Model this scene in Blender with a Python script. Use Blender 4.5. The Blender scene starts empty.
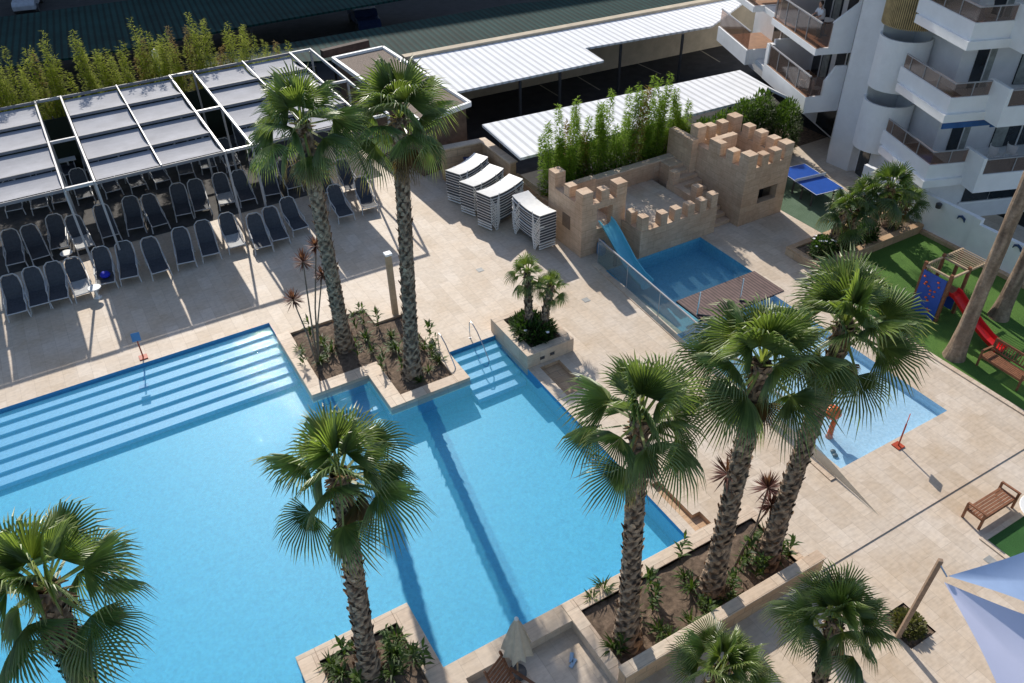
import bpy, math, random
from mathutils import Vector, Matrix, noise
random.seed(11)
R=math.radians
SC=bpy.context.scene; COL=SC.collection
# ------------------------------------------------------------------ camera (measured from the photograph: 18 mm APS-C, 18 m up)
PITCH,ROLL,YAW,FPX,CH=0.66265,-0.021134,0.517564,819.2,18.0
F=Vector((math.sin(YAW)*math.cos(PITCH),math.cos(YAW)*math.cos(PITCH),-math.sin(PITCH)))
r0=Vector((math.cos(YAW),-math.sin(YAW),0)); u0=r0.cross(F)
CR=r0*math.cos(ROLL)+u0*math.sin(ROLL); CU=u0*math.cos(ROLL)-r0*math.sin(ROLL)
def at(px,py,z=0.0):
    d=CR*((px-512)/FPX)-CU*((py-341.5)/FPX)+F
    t=(z-CH)/d.z; return Vector((d.x*t,d.y*t,z))
cam=bpy.data.cameras.new('camera'); co=bpy.data.objects.new('camera',cam); COL.objects.link(co)
cam.sensor_width=36; cam.lens=FPX/1024*36; cam.clip_end=3000; cam.clip_start=.1
co.matrix_world=Matrix(((CR.x,CU.x,-F.x,0),(CR.y,CU.y,-F.y,0),(CR.z,CU.z,-F.z,CH),(0,0,0,1)))
SC.camera=co
# ------------------------------------------------------------------ light
SUN_EL,SUN_AZ=33.5,78.8
w=bpy.data.worlds.new("World"); SC.world=w; w.use_nodes=True
nt=w.node_tree; bg=nt.nodes['Background']; sky=nt.nodes.new('ShaderNodeTexSky'); sky.sky_type='NISHITA'; sky.sun_disc=False
sky.sun_elevation=R(SUN_EL); sky.sun_rotation=R(90-SUN_AZ); nt.links.new(sky.outputs[0],bg.inputs[0]); bg.inputs[1].default_value=.145
sl=bpy.data.lights.new('sun','SUN'); sl.energy=4.8; sl.angle=R(.5); sl.color=(1,.94,.84)
so=bpy.data.objects.new('sun',sl); COL.objects.link(so)
sd=Vector((math.cos(R(SUN_EL))*math.cos(R(SUN_AZ)),math.cos(R(SUN_EL))*math.sin(R(SUN_AZ)),math.sin(R(SUN_EL))))
so.rotation_euler=sd.to_track_quat('Z','Y').to_euler(); so.location=(0,0,40)
SC.view_settings.view_transform='Standard'; SC.view_settings.look='None'; SC.view_settings.exposure=0
SC.render.engine='CYCLES'
try:
    SC.cycles.max_bounces=7; SC.cycles.transparent_max_bounces=16; SC.cycles.diffuse_bounces=3
except Exception: pass
# ------------------------------------------------------------------ mesh builder
class MB:
    def __init__(s): s.v=[]; s.f=[]; s.c=[]; s.col=None
    def add(s,vs,fs):
        o=len(s.v); s.v+= [tuple(p) for p in vs]; s.f+=[tuple(i+o for i in q) for q in fs]
        s.c+= [s.col]*len(vs); return s
    def box(s,x0,x1,y0,y1,z0,z1):
        return s.add([(x0,y0,z0),(x1,y0,z0),(x1,y1,z0),(x0,y1,z0),(x0,y0,z1),(x1,y0,z1),(x1,y1,z1),(x0,y1,z1)],
          [(3,2,1,0),(4,5,6,7),(0,1,5,4),(1,2,6,5),(2,3,7,6),(3,0,4,7)])
    def obox(s,c,size,m):
        hx,hy,hz=[q/2 for q in size]; c=Vector(c)
        vs=[c+m@Vector(p) for p in ((-hx,-hy,-hz),(hx,-hy,-hz),(hx,hy,-hz),(-hx,hy,-hz),(-hx,-hy,hz),(hx,-hy,hz),(hx,hy,hz),(-hx,hy,hz))]
        return s.add(vs,[(3,2,1,0),(4,5,6,7),(0,1,5,4),(1,2,6,5),(2,3,7,6),(3,0,4,7)])
    def bar(s,p0,p1,wd,h,up=(0,0,1)):
        p0,p1=Vector(p0),Vector(p1); d=(p1-p0); L=d.length; x=d/L; y=Vector(up).cross(x)
        if y.length<1e-4: y=Vector((1,0,0)).cross(x)
        y.normalize(); z=x.cross(y)
        return s.obox((p0+p1)/2,(L,wd,h),Matrix((x,y,z)).transposed())
    def tube(s,pts,rad,n=8,cap=True):
        pts=[Vector(p) for p in pts]
        if not hasattr(rad,'__len__'): rad=[rad]*len(pts)
        vs=[];fs=[]; px=None
        for i,p in enumerate(pts):
            d=(pts[min(i+1,len(pts)-1)]-pts[max(i-1,0)]).normalized()
            if px is None: px=d.orthogonal().normalized()
            px=(px-d*px.dot(d)).normalized(); py=d.cross(px)
            for k in range(n):
                a=2*math.pi*k/n; vs.append(p+(px*math.cos(a)+py*math.sin(a))*rad[i])
        for i in range(len(pts)-1):
            for k in range(n): fs.append((i*n+k,i*n+(k+1)%n,(i+1)*n+(k+1)%n,(i+1)*n+k))
        if cap: fs.append(tuple(range(n-1,-1,-1))); fs.append(tuple((len(pts)-1)*n+k for k in range(n)))
        return s.add(vs,fs)
    def prism(s,poly,z0,z1):
        n=len(poly); vs=[(p[0],p[1],z0) for p in poly]+[(p[0],p[1],z1) for p in poly]
        return s.add(vs,[tuple(range(n-1,-1,-1)),tuple(range(n,2*n))]+[(i,(i+1)%n,n+(i+1)%n,n+i) for i in range(n)])
    def slab_y(s,poly,y0,y1):   # polygon in (x,z) extruded along y
        n=len(poly); vs=[(p[0],y0,p[1]) for p in poly]+[(p[0],y1,p[1]) for p in poly]
        return s.add(vs,[tuple(range(n)),tuple(range(2*n-1,n-1,-1))]+[((i+1)%n,i,n+i,n+(i+1)%n) for i in range(n)])
    def lathe(s,c,prof,n=16):
        c=Vector(c); vs=[];fs=[]
        for (r,z) in prof:
            for k in range(n):
                a=2*math.pi*k/n; vs.append((c.x+r*math.cos(a),c.y+r*math.sin(a),c.z+z))
        m=len(prof)
        for i in range(m-1):
            for k in range(n): fs.append((i*n+k,i*n+(k+1)%n,(i+1)*n+(k+1)%n,(i+1)*n+k))
        fs.append(tuple(range(n-1,-1,-1))); fs.append(tuple((m-1)*n+k for k in range(n)))
        return s.add(vs,fs)
    def build(s,name,mat,parent=None,smooth=False,world=True,origin=None,bevel=0):
        me=bpy.data.meshes.new(name)
        o=Vector((0,0,0))
        if parent is not None and world: o=wloc(parent)
        if origin is not None: o=Vector(origin)
        me.from_pydata([(a-o.x,b-o.y,c-o.z) for a,b,c in s.v],[],s.f); me.update()
        if any(q is not None for q in s.c):
            at_=me.color_attributes.new('Col','FLOAT_COLOR','POINT')
            fl=[]
            for q in s.c: fl+= list(q or (1,1,1))+[1]
            at_.data.foreach_set('color',fl)
        if smooth:
            me.polygons.foreach_set('use_smooth',[True]*len(me.polygons))
        me.materials.append(mat)
        ob=bpy.data.objects.new(name,me); COL.objects.link(ob)
        if parent is not None: ob.parent=parent
        if origin is not None and parent is None: ob.location=o
        if bevel:
            b=ob.modifiers.new('b','BEVEL'); b.width=bevel; b.segments=2; b.limit_method='ANGLE'
        return ob
def wloc(o):
    v=Vector(o.location)
    while o.parent: o=o.parent; v+=Vector(o.location)
    return v
def tag(o,label=None,cat=None,group=None,kind=None):
    if label: o['label']=label
    if cat: o['category']=cat
    if group: o['group']=group
    if kind: o['kind']=kind
    return o
def thing(name,label,cat,loc=(0,0,0),rz=0,group=None):
    o=bpy.data.objects.new(name,None); COL.objects.link(o); o.location=loc; o.rotation_euler=(0,0,rz); o.empty_display_size=.2
    return tag(o,label,cat,group)
def dup(root,loc,rz=0,label=None,group=None,scale=None):
    r=root.copy(); COL.objects.link(r); r.location=loc; r.rotation_euler=(0,0,rz)
    if label: r['label']=label
    if group: r['group']=group
    if scale: r.scale=(scale,)*3
    def rec(a,b):
        for ch in list(a.children):
            c=ch.copy(); COL.objects.link(c); c.parent=b; rec(ch,c)
    rec(root,r); return r
# ------------------------------------------------------------------ materials
def new(name):
    m=bpy.data.materials.new(name); m.use_nodes=True; t=m.node_tree; return m,t,t.nodes['Principled BSDF']
def N(t,ty,**k):
    n=t.nodes.new(ty)
    for a,b in k.items():
        if a in n.inputs: n.inputs[a].default_value=b
        else: setattr(n,a,b)
    return n
def ramp(t,src,stops):
    r=t.nodes.new('ShaderNodeValToRGB'); e=r.color_ramp.elements
    while len(e)<len(stops): e.new(.5)
    for q,(p,c) in zip(e,stops): q.position=p; q.color=(*c,1)
    t.links.new(src,r.inputs[0]); return r
def mixc(t,mode,fac,a,b):
    n=t.nodes.new('ShaderNodeMix'); n.data_type='RGBA'; n.blend_type=mode
    for sock,val in ((n.inputs[0],fac),(n.inputs[6],a),(n.inputs[7],b)):
        if hasattr(val,'is_linked') or hasattr(val,'node'): t.links.new(val,sock)
        elif isinstance(val,(int,float)): sock.default_value=val
        else: sock.default_value=(*val,1)
    return n.outputs[2]
def plain(name,col,rough=.6,metal=0,var=.18,scale=3.,bump=0,spec=.4):
    m,t,b=new(name); tc=N(t,'ShaderNodeTexCoord'); n=N(t,'ShaderNodeTexNoise',Scale=scale,Detail=6.,Roughness=.65)
    t.links.new(tc.outputs['Object'],n.inputs[0])
    lo=tuple(c*(1-var) for c in col); hi=tuple(min(1,c*(1+var)) for c in col)
    r=ramp(t,n.outputs[0],[(.3,lo),(.7,hi)]); t.links.new(r.outputs[0],b.inputs['Base Color'])
    b.inputs['Roughness'].default_value=rough; b.inputs['Metallic'].default_value=metal; b.inputs['Specular IOR Level'].default_value=spec
    if bump:
        n2=N(t,'ShaderNodeTexNoise',Scale=scale*8,Detail=4.); t.links.new(tc.outputs['Object'],n2.inputs[0])
        bp=N(t,'ShaderNodeBump',Strength=bump,Distance=.03); t.links.new(n2.outputs[0],bp.inputs['Height']); t.links.new(bp.outputs[0],b.inputs['Normal'])
    return m
def wallvec(t,mapping='Object'):
    """vector that lays courses on axis-aligned walls (x+y along, z up) and flat tops (x,y)"""
    tc=N(t,'ShaderNodeTexCoord'); g=N(t,'ShaderNodeNewGeometry')
    s=N(t,'ShaderNodeSeparateXYZ'); t.links.new(tc.outputs[mapping],s.inputs[0])
    sn=N(t,'ShaderNodeSeparateXYZ'); t.links.new(g.outputs['Normal'],sn.inputs[0])
    ad=N(t,'ShaderNodeMath',operation='ADD'); t.links.new(s.outputs[0],ad.inputs[0]); t.links.new(s.outputs[1],ad.inputs[1])
    c1=N(t,'ShaderNodeCombineXYZ'); t.links.new(ad.outputs[0],c1.inputs[0]); t.links.new(s.outputs[2],c1.inputs[1])
    c2=N(t,'ShaderNodeCombineXYZ'); t.links.new(s.outputs[0],c2.inputs[0]); t.links.new(s.outputs[1],c2.inputs[1])
    ab=N(t,'ShaderNodeMath',operation='ABSOLUTE'); t.links.new(sn.outputs[2],ab.inputs[0])
    gt=N(t,'ShaderNodeMath',operation='GREATER_THAN'); gt.inputs[1].default_value=.7; t.links.new(ab.outputs[0],gt.inputs[0])
    mx=N(t,'ShaderNodeMix'); mx.data_type='VECTOR'; t.links.new(gt.outputs[0],mx.inputs[0]); t.links.new(c1.outputs[0],mx.inputs[4]); t.links.new(c2.outputs[0],mx.inputs[5])
    return mx.outputs[1],tc
def stone(name,c1,c2,mort,bw,bh,rot=0,stain=(.62,.5,.38),rough=.6,msize=.006,stainamt=.5,vari=1.0):
    m,t,b=new(name); vec,tc=wallvec(t)
    mp=N(t,'ShaderNodeMapping'); mp.inputs['Rotation'].default_value=(0,0,rot); t.links.new(vec,mp.inputs[0])
    br=N(t,'ShaderNodeTexBrick'); br.inputs['Scale'].default_value=1; br.inputs['Brick Width'].default_value=bw; br.inputs['Row Height'].default_value=bh
    br.inputs['Mortar Size'].default_value=msize; br.inputs['Mortar Smooth'].default_value=.2; br.inputs['Bias'].default_value=0
    br.inputs['Color1'].default_value=(*c1,1); br.inputs['Color2'].default_value=(*c2,1); br.inputs['Mortar'].default_value=(*mort,1)
    t.links.new(mp.outputs[0],br.inputs[0])
    n=N(t,'ShaderNodeTexNoise',Scale=.45,Detail=8.,Roughness=.68); t.links.new(tc.outputs['Object'],n.inputs[0])
    r=ramp(t,n.outputs[0],[(.38,(1,1,1)),(.72,stain)])
    o=mixc(t,'MULTIPLY',stainamt,br.outputs[0],r.outputs[0])
    # streaky travertine veins
    mp2=N(t,'ShaderNodeMapping'); mp2.inputs['Scale'].default_value=(1.2,9,9); mp2.inputs['Rotation'].default_value=(0,0,rot); t.links.new(vec,mp2.inputs[0])
    n2=N(t,'ShaderNodeTexNoise',Scale=1.7,Detail=5.,Roughness=.7); t.links.new(mp2.outputs[0],n2.inputs[0])
    r2=ramp(t,n2.outputs[0],[(.3,(.80,.77,.74)),(.6,(1.04,1.03,1.02))])
    o=mixc(t,'MULTIPLY',.8*vari,o,r2.outputs[0])
    n3=N(t,'ShaderNodeTexNoise',Scale=7.,Detail=3.); t.links.new(tc.outputs['Object'],n3.inputs[0])
    r3=ramp(t,n3.outputs[0],[(.35,(.86,.85,.84)),(.6,(1,1,1))]); o=mixc(t,'MULTIPLY',.7,o,r3.outputs[0])
    t.links.new(o,b.inputs['Base Color']); b.inputs['Roughness'].default_value=rough; b.inputs['Specular IOR Level'].default_value=.35
    bp=N(t,'ShaderNodeBump',Strength=.35,Distance=.01); t.links.new(br.outputs['Fac'],bp.inputs['Height']); bp.invert=True; t.links.new(bp.outputs[0],b.inputs['Normal'])
    return m
def foliage(name,rough=.45,trans=.35,tint=(1,1,1),spec=.75):
    m,t,b=new(name); a=N(t,'ShaderNodeVertexColor'); a.layer_name='Col'
    g=N(t,'ShaderNodeTexCoord'); n=N(t,'ShaderNodeTexNoise',Scale=2.3,Detail=3.); t.links.new(g.outputs['Object'],n.inputs[0])
    r=ramp(t,n.outputs[0],[(.3,(.65,.68,.6)),(.7,(1.2,1.15,1.1))])
    c=mixc(t,'MULTIPLY',1.,a.outputs[0],r.outputs[0]); c=mixc(t,'MULTIPLY',1.,c,tint)
    t.links.new(c,b.inputs['Base Color']); b.inputs['Roughness'].default_value=rough; b.inputs['Specular IOR Level'].default_value=spec
    tr=N(t,'ShaderNodeBsdfTranslucent'); c2=mixc(t,'MULTIPLY',1.,c,(1.6,1.7,.8)); t.links.new(c2,tr.inputs[0])
    mx=N(t,'ShaderNodeMixShader'); mx.inputs[0].default_value=trans; t.links.new(b.outputs[0],mx.inputs[1]); t.links.new(tr.outputs[0],mx.inputs[2])
    t.links.new(mx.outputs[0],t.nodes['Material Output'].inputs[0]); return m
def vcol(name,rough=.85,bump=.3):
    m,t,b=new(name); a=N(t,'ShaderNodeVertexColor'); a.layer_name='Col'
    g=N(t,'ShaderNodeTexCoord'); n=N(t,'ShaderNodeTexNoise',Scale=9.,Detail=6.,Roughness=.7); t.links.new(g.outputs['Object'],n.inputs[0])
    r=ramp(t,n.outputs[0],[(.3,(.55,.53,.5)),(.7,(1.3,1.28,1.25))]); c=mixc(t,'MULTIPLY',1.,a.outputs[0],r.outputs[0])
    t.links.new(c,b.inputs['Base Color']); b.inputs['Roughness'].default_value=rough
    bp=N(t,'ShaderNodeBump',Strength=bump,Distance=.04); t.links.new(n.outputs[0],bp.inputs['Height']); t.links.new(bp.outputs[0],b.inputs['Normal'])
    return m
def corrugated(name,col,pitch=.16,rot=0,metal=.0,rough=.8,var=.12,dark=.6,dirt=.5):
    m,t,b=new(name); tc=N(t,'ShaderNodeTexCoord')
    wv=N(t,'ShaderNodeTexWave'); wv.wave_type='BANDS'; wv.bands_direction='X'; wv.inputs['Scale'].default_value=.314/pitch; wv.inputs['Distortion'].default_value=0
    t.links.new(tc.outputs['Object'],wv.inputs[0])
    n=N(t,'ShaderNodeTexNoise',Scale=.5,Detail=6.,Roughness=.7); t.links.new(tc.outputs['Object'],n.inputs[0])
    r=ramp(t,wv.outputs[0],[(.1,tuple(c*dark for c in col)),(.5,col)])
    r2=ramp(t,n.outputs[0],[(.3,(1-dirt*.4,)*3),(.65,(1.05,1.05,1.05))]); c=mixc(t,'MULTIPLY',1.,r.outputs[0],r2.outputs[0])
    t.links.new(c,b.inputs['Base Color']); b.inputs['Roughness'].default_value=rough; b.inputs['Metallic'].default_value=metal; b.inputs['Specular IOR Level'].default_value=.15
    bp=N(t,'ShaderNodeBump',Strength=.5,Distance=.04); t.links.new(wv.outputs[0],bp.inputs['Height']); t.links.new(bp.outputs[0],b.inputs['Normal'])
    return m
def schlick(t,f0,normal=None,k=1.0):
    lw=N(t,'ShaderNodeLayerWeight'); lw.inputs[0].default_value=.5
    if normal is not None: t.links.new(normal,lw.inputs['Normal'])
    pw=N(t,'ShaderNodeMath',operation='POWER'); t.links.new(lw.outputs['Facing'],pw.inputs[0]); pw.inputs[1].default_value=5.
    ma=N(t,'ShaderNodeMath',operation='MULTIPLY_ADD'); t.links.new(pw.outputs[0],ma.inputs[0]); ma.inputs[1].default_value=(1-f0)*k; ma.inputs[2].default_value=f0*k
    return ma.outputs[0]
def glassy(name,col,alpha,rough=.08):
    m,t,b=new(name); t.nodes.remove(b); tr=N(t,'ShaderNodeBsdfTransparent'); tr.inputs[0].default_value=(*col,1)
    gl=N(t,'ShaderNodeBsdfGlossy'); gl.inputs['Roughness'].default_value=rough; gl.inputs[0].default_value=(.9,.95,1,1)
    df=N(t,'ShaderNodeBsdfDiffuse'); df.inputs[0].default_value=(*col,1)
    m1=N(t,'ShaderNodeMixShader'); m1.inputs[0].default_value=alpha; t.links.new(tr.outputs[0],m1.inputs[1]); t.links.new(df.outputs[0],m1.inputs[2])
    m2=N(t,'ShaderNodeMixShader'); t.links.new(schlick(t,.04),m2.inputs[0]); t.links.new(m1.outputs[0],m2.inputs[1]); t.links.new(gl.outputs[0],m2.inputs[2])
    t.links.new(m2.outputs[0],t.nodes['Material Output'].inputs[0]); return m
def water(name,tint,haze=(.12,.58,.76),hz=.22):
    m,t,b=new(name); t.nodes.remove(b); tr=N(t,'ShaderNodeBsdfTransparent'); tr.inputs[0].default_value=(*tint,1)
    gl=N(t,'ShaderNodeBsdfGlossy'); gl.inputs['Roughness'].default_value=.02
    tc=N(t,'ShaderNodeTexCoord'); n=N(t,'ShaderNodeTexNoise',Scale=5.,Detail=5.,Roughness=.6); t.links.new(tc.outputs['Object'],n.inputs[0])
    n2=N(t,'ShaderNodeTexNoise',Scale=14.,Detail=2.); t.links.new(tc.outputs['Object'],n2.inputs[0])
    ad=N(t,'ShaderNodeMath',operation='MULTIPLY_ADD'); t.links.new(n2.outputs[0],ad.inputs[0]); ad.inputs[1].default_value=.35; t.links.new(n.outputs[0],ad.inputs[2])
    bp=N(t,'ShaderNodeBump',Strength=.35,Distance=.03); t.links.new(ad.outputs[0],bp.inputs['Height'])
    t.links.new(bp.outputs[0],gl.inputs['Normal'])
    m2=N(t,'ShaderNodeMixShader'); t.links.new(schlick(t,.02,bp.outputs[0],.10),m2.inputs[0]); t.links.new(tr.outputs[0],m2.inputs[1]); t.links.new(gl.outputs[0],m2.inputs[2])
    df=N(t,'ShaderNodeBsdfDiffuse'); df.inputs[0].default_value=(*haze,1); m3=N(t,'ShaderNodeMixShader'); m3.inputs[0].default_value=hz; t.links.new(tr.outputs[0],m3.inputs[1]); t.links.new(df.outputs[0],m3.inputs[2]); t.links.new(m3.outputs[0],m2.inputs[1])
    t.links.new(m2.outputs[0],t.nodes['Material Output'].inputs[0]); return m
def mosaic(name,c,grout,ts=.05,ripple_light=.3):
    m,t,b=new(name); vec,tc=wallvec(t)
    # caustic-like ripple light painted into the tile colour as mottling
    n=N(t,'ShaderNodeTexNoise',Scale=2.6,Detail=4.,Roughness=.6); t.links.new(tc.outputs['Object'],n.inputs[0])
    n2=N(t,'ShaderNodeTexNoise',Scale=11.,Detail=3.,Roughness=.65,Distortion=.4); t.links.new(tc.outputs['Object'],n2.inputs[0])
    vo=N(t,'ShaderNodeTexVoronoi',Scale=1/ts*.7); t.links.new(vec,vo.inputs[0])
    hs=ramp(t,vo.outputs['Color'],[(.2,tuple(q*.93 for q in c)),(.8,tuple(min(1,q*1.05) for q in c))])
    r=ramp(t,n.outputs[0],[(.3,(.97,.98,.99)),(.7,(1.02,1.01,1.01))]); o=mixc(t,'MULTIPLY',1.,hs.outputs[0],r.outputs[0])
    r2=ramp(t,n2.outputs[0],[(.34,(1-ripple_light*.7,1-ripple_light*.5,1-ripple_light*.3)),(.5,(1,1,1)),(.66,(1+ripple_light*.6,1+ripple_light*.3,1+ripple_light*.15))]); o=mixc(t,'MULTIPLY',1.,o,r2.outputs[0])
    t.links.new(o,b.inputs['Base Color']); b.inputs['Roughness'].default_value=.5; return m
def grassmat(name,a,b_):
    m,t,b=new(name); tc=N(t,'ShaderNodeTexCoord'); n=N(t,'ShaderNodeTexNoise',Scale=45.,Detail=6.,Roughness=.8); t.links.new(tc.outputs['Object'],n.inputs[0])
    n1=N(t,'ShaderNodeTexNoise',Scale=1.2,Detail=4.); t.links.new(tc.outputs['Object'],n1.inputs[0])
    r=ramp(t,n.outputs[0],[(.35,a),(.65,b_)]); r1=ramp(t,n1.outputs[0],[(.3,(.75,.8,.7)),(.7,(1.15,1.1,1.1))])
    o=mixc(t,'MULTIPLY',1.,r.outputs[0],r1.outputs[0]); t.links.new(o,b.inputs['Base Color']); b.inputs['Roughness'].default_value=.9
    bp=N(t,'ShaderNodeBump',Strength=1.,Distance=.05); t.links.new(n.outputs[0],bp.inputs['Height']); t.links.new(bp.outputs[0],b.inputs['Normal']); return m
def stripes(name,c1,c2,pitch,axis='X'):
    m,t,b=new(name); tc=N(t,'ShaderNodeTexCoord'); wv=N(t,'ShaderNodeTexWave'); wv.bands_direction=axis; wv.inputs['Scale'].default_value=.314/pitch; wv.inputs['Distortion'].default_value=0.
    t.links.new(tc.outputs['Object'],wv.inputs[0]); n=N(t,'ShaderNodeTexNoise',Scale=3.,Detail=5.); t.links.new(tc.outputs['Object'],n.inputs[0])
    r=ramp(t,wv.outputs[0],[(.42,c1),(.55,c2)]); r1=ramp(t,n.outputs[0],[(.3,(.75,.75,.75)),(.7,(1.15,1.15,1.15))])
    o=mixc(t,'MULTIPLY',1.,r.outputs[0],r1.outputs[0]); t.links.new(o,b.inputs['Base Color']); b.inputs['Roughness'].default_value=.7; return m
DECK=stone('travertine_deck',(.61,.515,.42),(.71,.615,.52),(.52,.44,.365),.9,.45,rot=R(90),stain=(.86,.75,.60),stainamt=.75,msize=.006,vari=.7)
COPING=stone('travertine_coping',(.64,.52,.41),(.74,.63,.51),(.45,.36,.28),1.1,.6,stain=(.85,.66,.5),msize=.008)
WALLST=stone('castle_stone',(.64,.47,.34),(.74,.57,.42),(.52,.38,.27),.60,.30,stain=(.70,.58,.48),stainamt=.85,msize=.008)
PWALL=stone('planter_stone',(.60,.42,.27),(.70,.52,.35),(.34,.26,.2),.6,.3,stain=(.66,.5,.38),stainamt=.8,msize=.008)
SOIL=plain('soil',(.17,.12,.085),.95,var=.55,scale=7,bump=1.)
ASPH=plain('asphalt',(.038,.037,.038),.9,var=.3,scale=1.5,bump=.2)
POOLF=mosaic('pool_floor',(.070,.455,.70),(.1,.4,.7),.05,.26)
STEPM=mosaic('pool_step',(.17,.45,.74),(.1,.4,.7),.05,.12)
POOLW=mosaic('pool_wall',(.06,.30,.54),(.1,.4,.7),.05,.15)
KIDF=mosaic('kids_floor',(.42,.60,.74),(.3,.5,.7),.05,.16)
CASF=mosaic('castle_pool_floor',(.12,.42,.58),(.1,.4,.7),.05,.3)
WATER=water('pool_water_surface',(.93,.985,1.0)); WATERK=water('kids_water_surface',(.95,.99,1.0),(.25,.55,.75),.10)
LAWN=grassmat('lawn',(.04,.12,.015),(.15,.31,.045)); TURF=grassmat('artificial_turf',(.03,.11,.02),(.05,.20,.045))
MAT_GREEN=grassmat('green_carpet',(.10,.17,.11),(.15,.24,.16))
LEAF=foliage('palm_leaf',.40,.34); BAMB=foliage('bamboo_leaf',.75,.5,(1,1,1),.12); SHRUB=foliage('shrub_leaf',.55,.35,(1,1,1),.4)
TRUNK=vcol('palm_trunk'); FLOWER=plain('petals',(.85,.83,.85),.6)
WHITE=plain('white_paint',(.90,.90,.90),.55,var=.06,scale=1.2,bump=.05)
WALLW=plain('white_render',(.78,.78,.79),.7,var=.07,scale=1.2,bump=.08)
STEEL=plain('grey_metal',(.40,.40,.42),.4,.2,var=.08); CHROME=plain('polished_steel',(.7,.7,.7),.2,.9,var=.05)
WHPL=plain('white_plastic',(.80,.79,.77),.4,var=.08,scale=6); LFRAME=plain('lounger_frame',(.50,.50,.51),.45,var=.1); SLING=plain('charcoal_sling',(.058,.063,.076),.75,var=.25,scale=14)
SCREEN=plain('shade_fabric',(.34,.345,.38),.8,var=.16,scale=.8,bump=.05)
DARK=plain('dark_metal',(.06,.06,.065),.5,var=.2); WOOD=plain('teak',(.24,.10,.05),.6,var=.35,scale=9); WOODL=plain('pale_wood',(.46,.34,.22),.7,var=.2,scale=6)
REDP=plain('red_plastic',(.62,.02,.02),.3,var=.06); BLUEP=plain('blue_board',(.03,.09,.42),.5,var=.15); ORNG=plain('orange_paint',(.75,.13,.03),.35,var=.1)
REDM=plain('red_metal',(.45,.07,.03),.5,var=.2)
SLIDE=plain('aqua_plastic',(.16,.55,.70),.25,var=.08); TTB=plain('table_blue',(.015,.08,.38),.35,var=.08); NAVY=plain('navy_cloth',(.012,.018,.07),.8)
CREAM=plain('cream_cloth',(.62,.54,.42),.85,var=.12,scale=5); SAILB=plain('blue_sail',(.24,.34,.54),.8,var=.08,scale=1.5); SAILL=plain('lilac_sail',(.74,.75,.93),.8,var=.04,scale=1.)
GRAVEL=plain('roof_gravel',(.25,.20,.165),.95,var=.6,scale=26,bump=.6)
ROOFW=corrugated('white_sheet_roof',(.86,.87,.90),.42,dark=.70,dirt=.15); ROOFG=corrugated('green_sheet_roof',(.010,.052,.050),.38,dark=.45,dirt=1.1)
BEIGEW=plain('beige_wall',(.52,.44,.33),.8,var=.15,scale=1.5,bump=.1)
GLASSB=glassy('smoked_railing_glass',(.66,.56,.50),.07); GLASSP=glassy('pool_fence_glass',(.62,.74,.76),.10); DKGL=plain('dark_window_glass',(.02,.028,.035),.12,var=.3,spec=.7)
CURT=plain('curtain',(.30,.32,.30),.85,var=.3,scale=4); TERRA=plain('balcony_floor_tile',(.30,.16,.09),.6,var=.2)
BRDG=stripes('bridge_boards',(.075,.045,.045),(.17,.105,.095),.14,'X'); AWN=stripes('slatted_blind',(.10,.075,.04),(.50,.36,.16),.075,'Z')
SKIN=plain('skin',(.50,.28,.19),.55,var=.05); SHIRT=plain('white_shirt',(.78,.80,.84),.8,var=.05); HAIR=plain('dark_hair',(.03,.02,.015),.6); TROUS=plain('dark_trousers',(.05,.06,.09),.8)
PAINTL=plain('faded_line_paint',(.30,.28,.22),.8)
# ------------------------------------------------------------------ SETTING : deck with holes
def inr(x,y,a): return any(r[0]<x<r[1] and r[2]<y<r[3] for r in a)
POOL=[(-14,4.3,12.12,25.75),(-14,.75,4,12.13),(4.29,6.3,12.12,21.0),(3.66,11.1,10.08,19.07),(9.18,11.1,19.06,20.68),(4.29,9.18,12.1,19.07)]
SOIL1=[(4.77,7.65,21.53,24.72),(6.82,8.75,19.5,23.65)]; SOIL3=[(1.2,3.22,8.6,11.73)]; SOIL2=[(7.33,13.05,7.66,9.66)]
KID=[(16.6,21.4,9.7,17.3)]; CASP=[(16.92,21.85,17.31,22.06)]
RECESS=[(4.0,6.98,3,9.55)]; SOIL8=[(13.52,14.42,4.74,5.70)]
LAWNR=[(23.4,30,1,17.42)]; TURF2=[(17.92,30,0,5.84)]
BATH=[(11.5,12.28,16.62,18.3),(11.42,11.98,10.12,10.6),(11.42,11.72,10.6,12.1)]
LOW=[(-30,60,-20,7.42)]
CARP=[(26.4,30.2,19.2,24.5)]
allr=[POOL,SOIL1,SOIL3,SOIL2,KID,CASP,RECESS,SOIL8,LAWNR,TURF2,BATH,LOW,CARP]
xs=sorted({-30,34,17.3,-20}|{v for a in allr for r in a for v in r[:2] if -30<=v<=34}); ys=sorted({-20,44.2,26.3}|{v for a in allr for r in a for v in r[2:] if -20<=v<=44})
def zone(x,y):
    for nm,a in (('pool',POOL),('soil',SOIL1),('soil3',SOIL3),('soil2',SOIL2),('kid',KID),('cas',CASP),('recess',RECESS),('soil8',SOIL8),('lawn',LAWNR),('turf',TURF2),('bath',BATH)):
        if inr(x,y,a): return nm
    if x>17.3 and y>26.3: return 'out'
    if inr(x,y,CARP): return 'carpet'
    if inr(x,y,LOW): return 'low'
    return 'deck'
ZZ={'deck':0,'low':-.03,'lawn':.005,'turf':-.07,'carpet':.004}
def sheet(zones,z,name,mat):
    m=MB()
    for i in range(len(xs)-1):
        for j in range(len(ys)-1):
            if zone((xs[i]+xs[i+1])/2,(ys[j]+ys[j+1])/2) in zones:
                m.add([(xs[i],ys[j],z),(xs[i+1],ys[j],z),(xs[i+1],ys[j+1],z),(xs[i],ys[j+1],z)],[(0,1,2,3)])
    return tag(m.build(name,mat),kind='structure')
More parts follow.
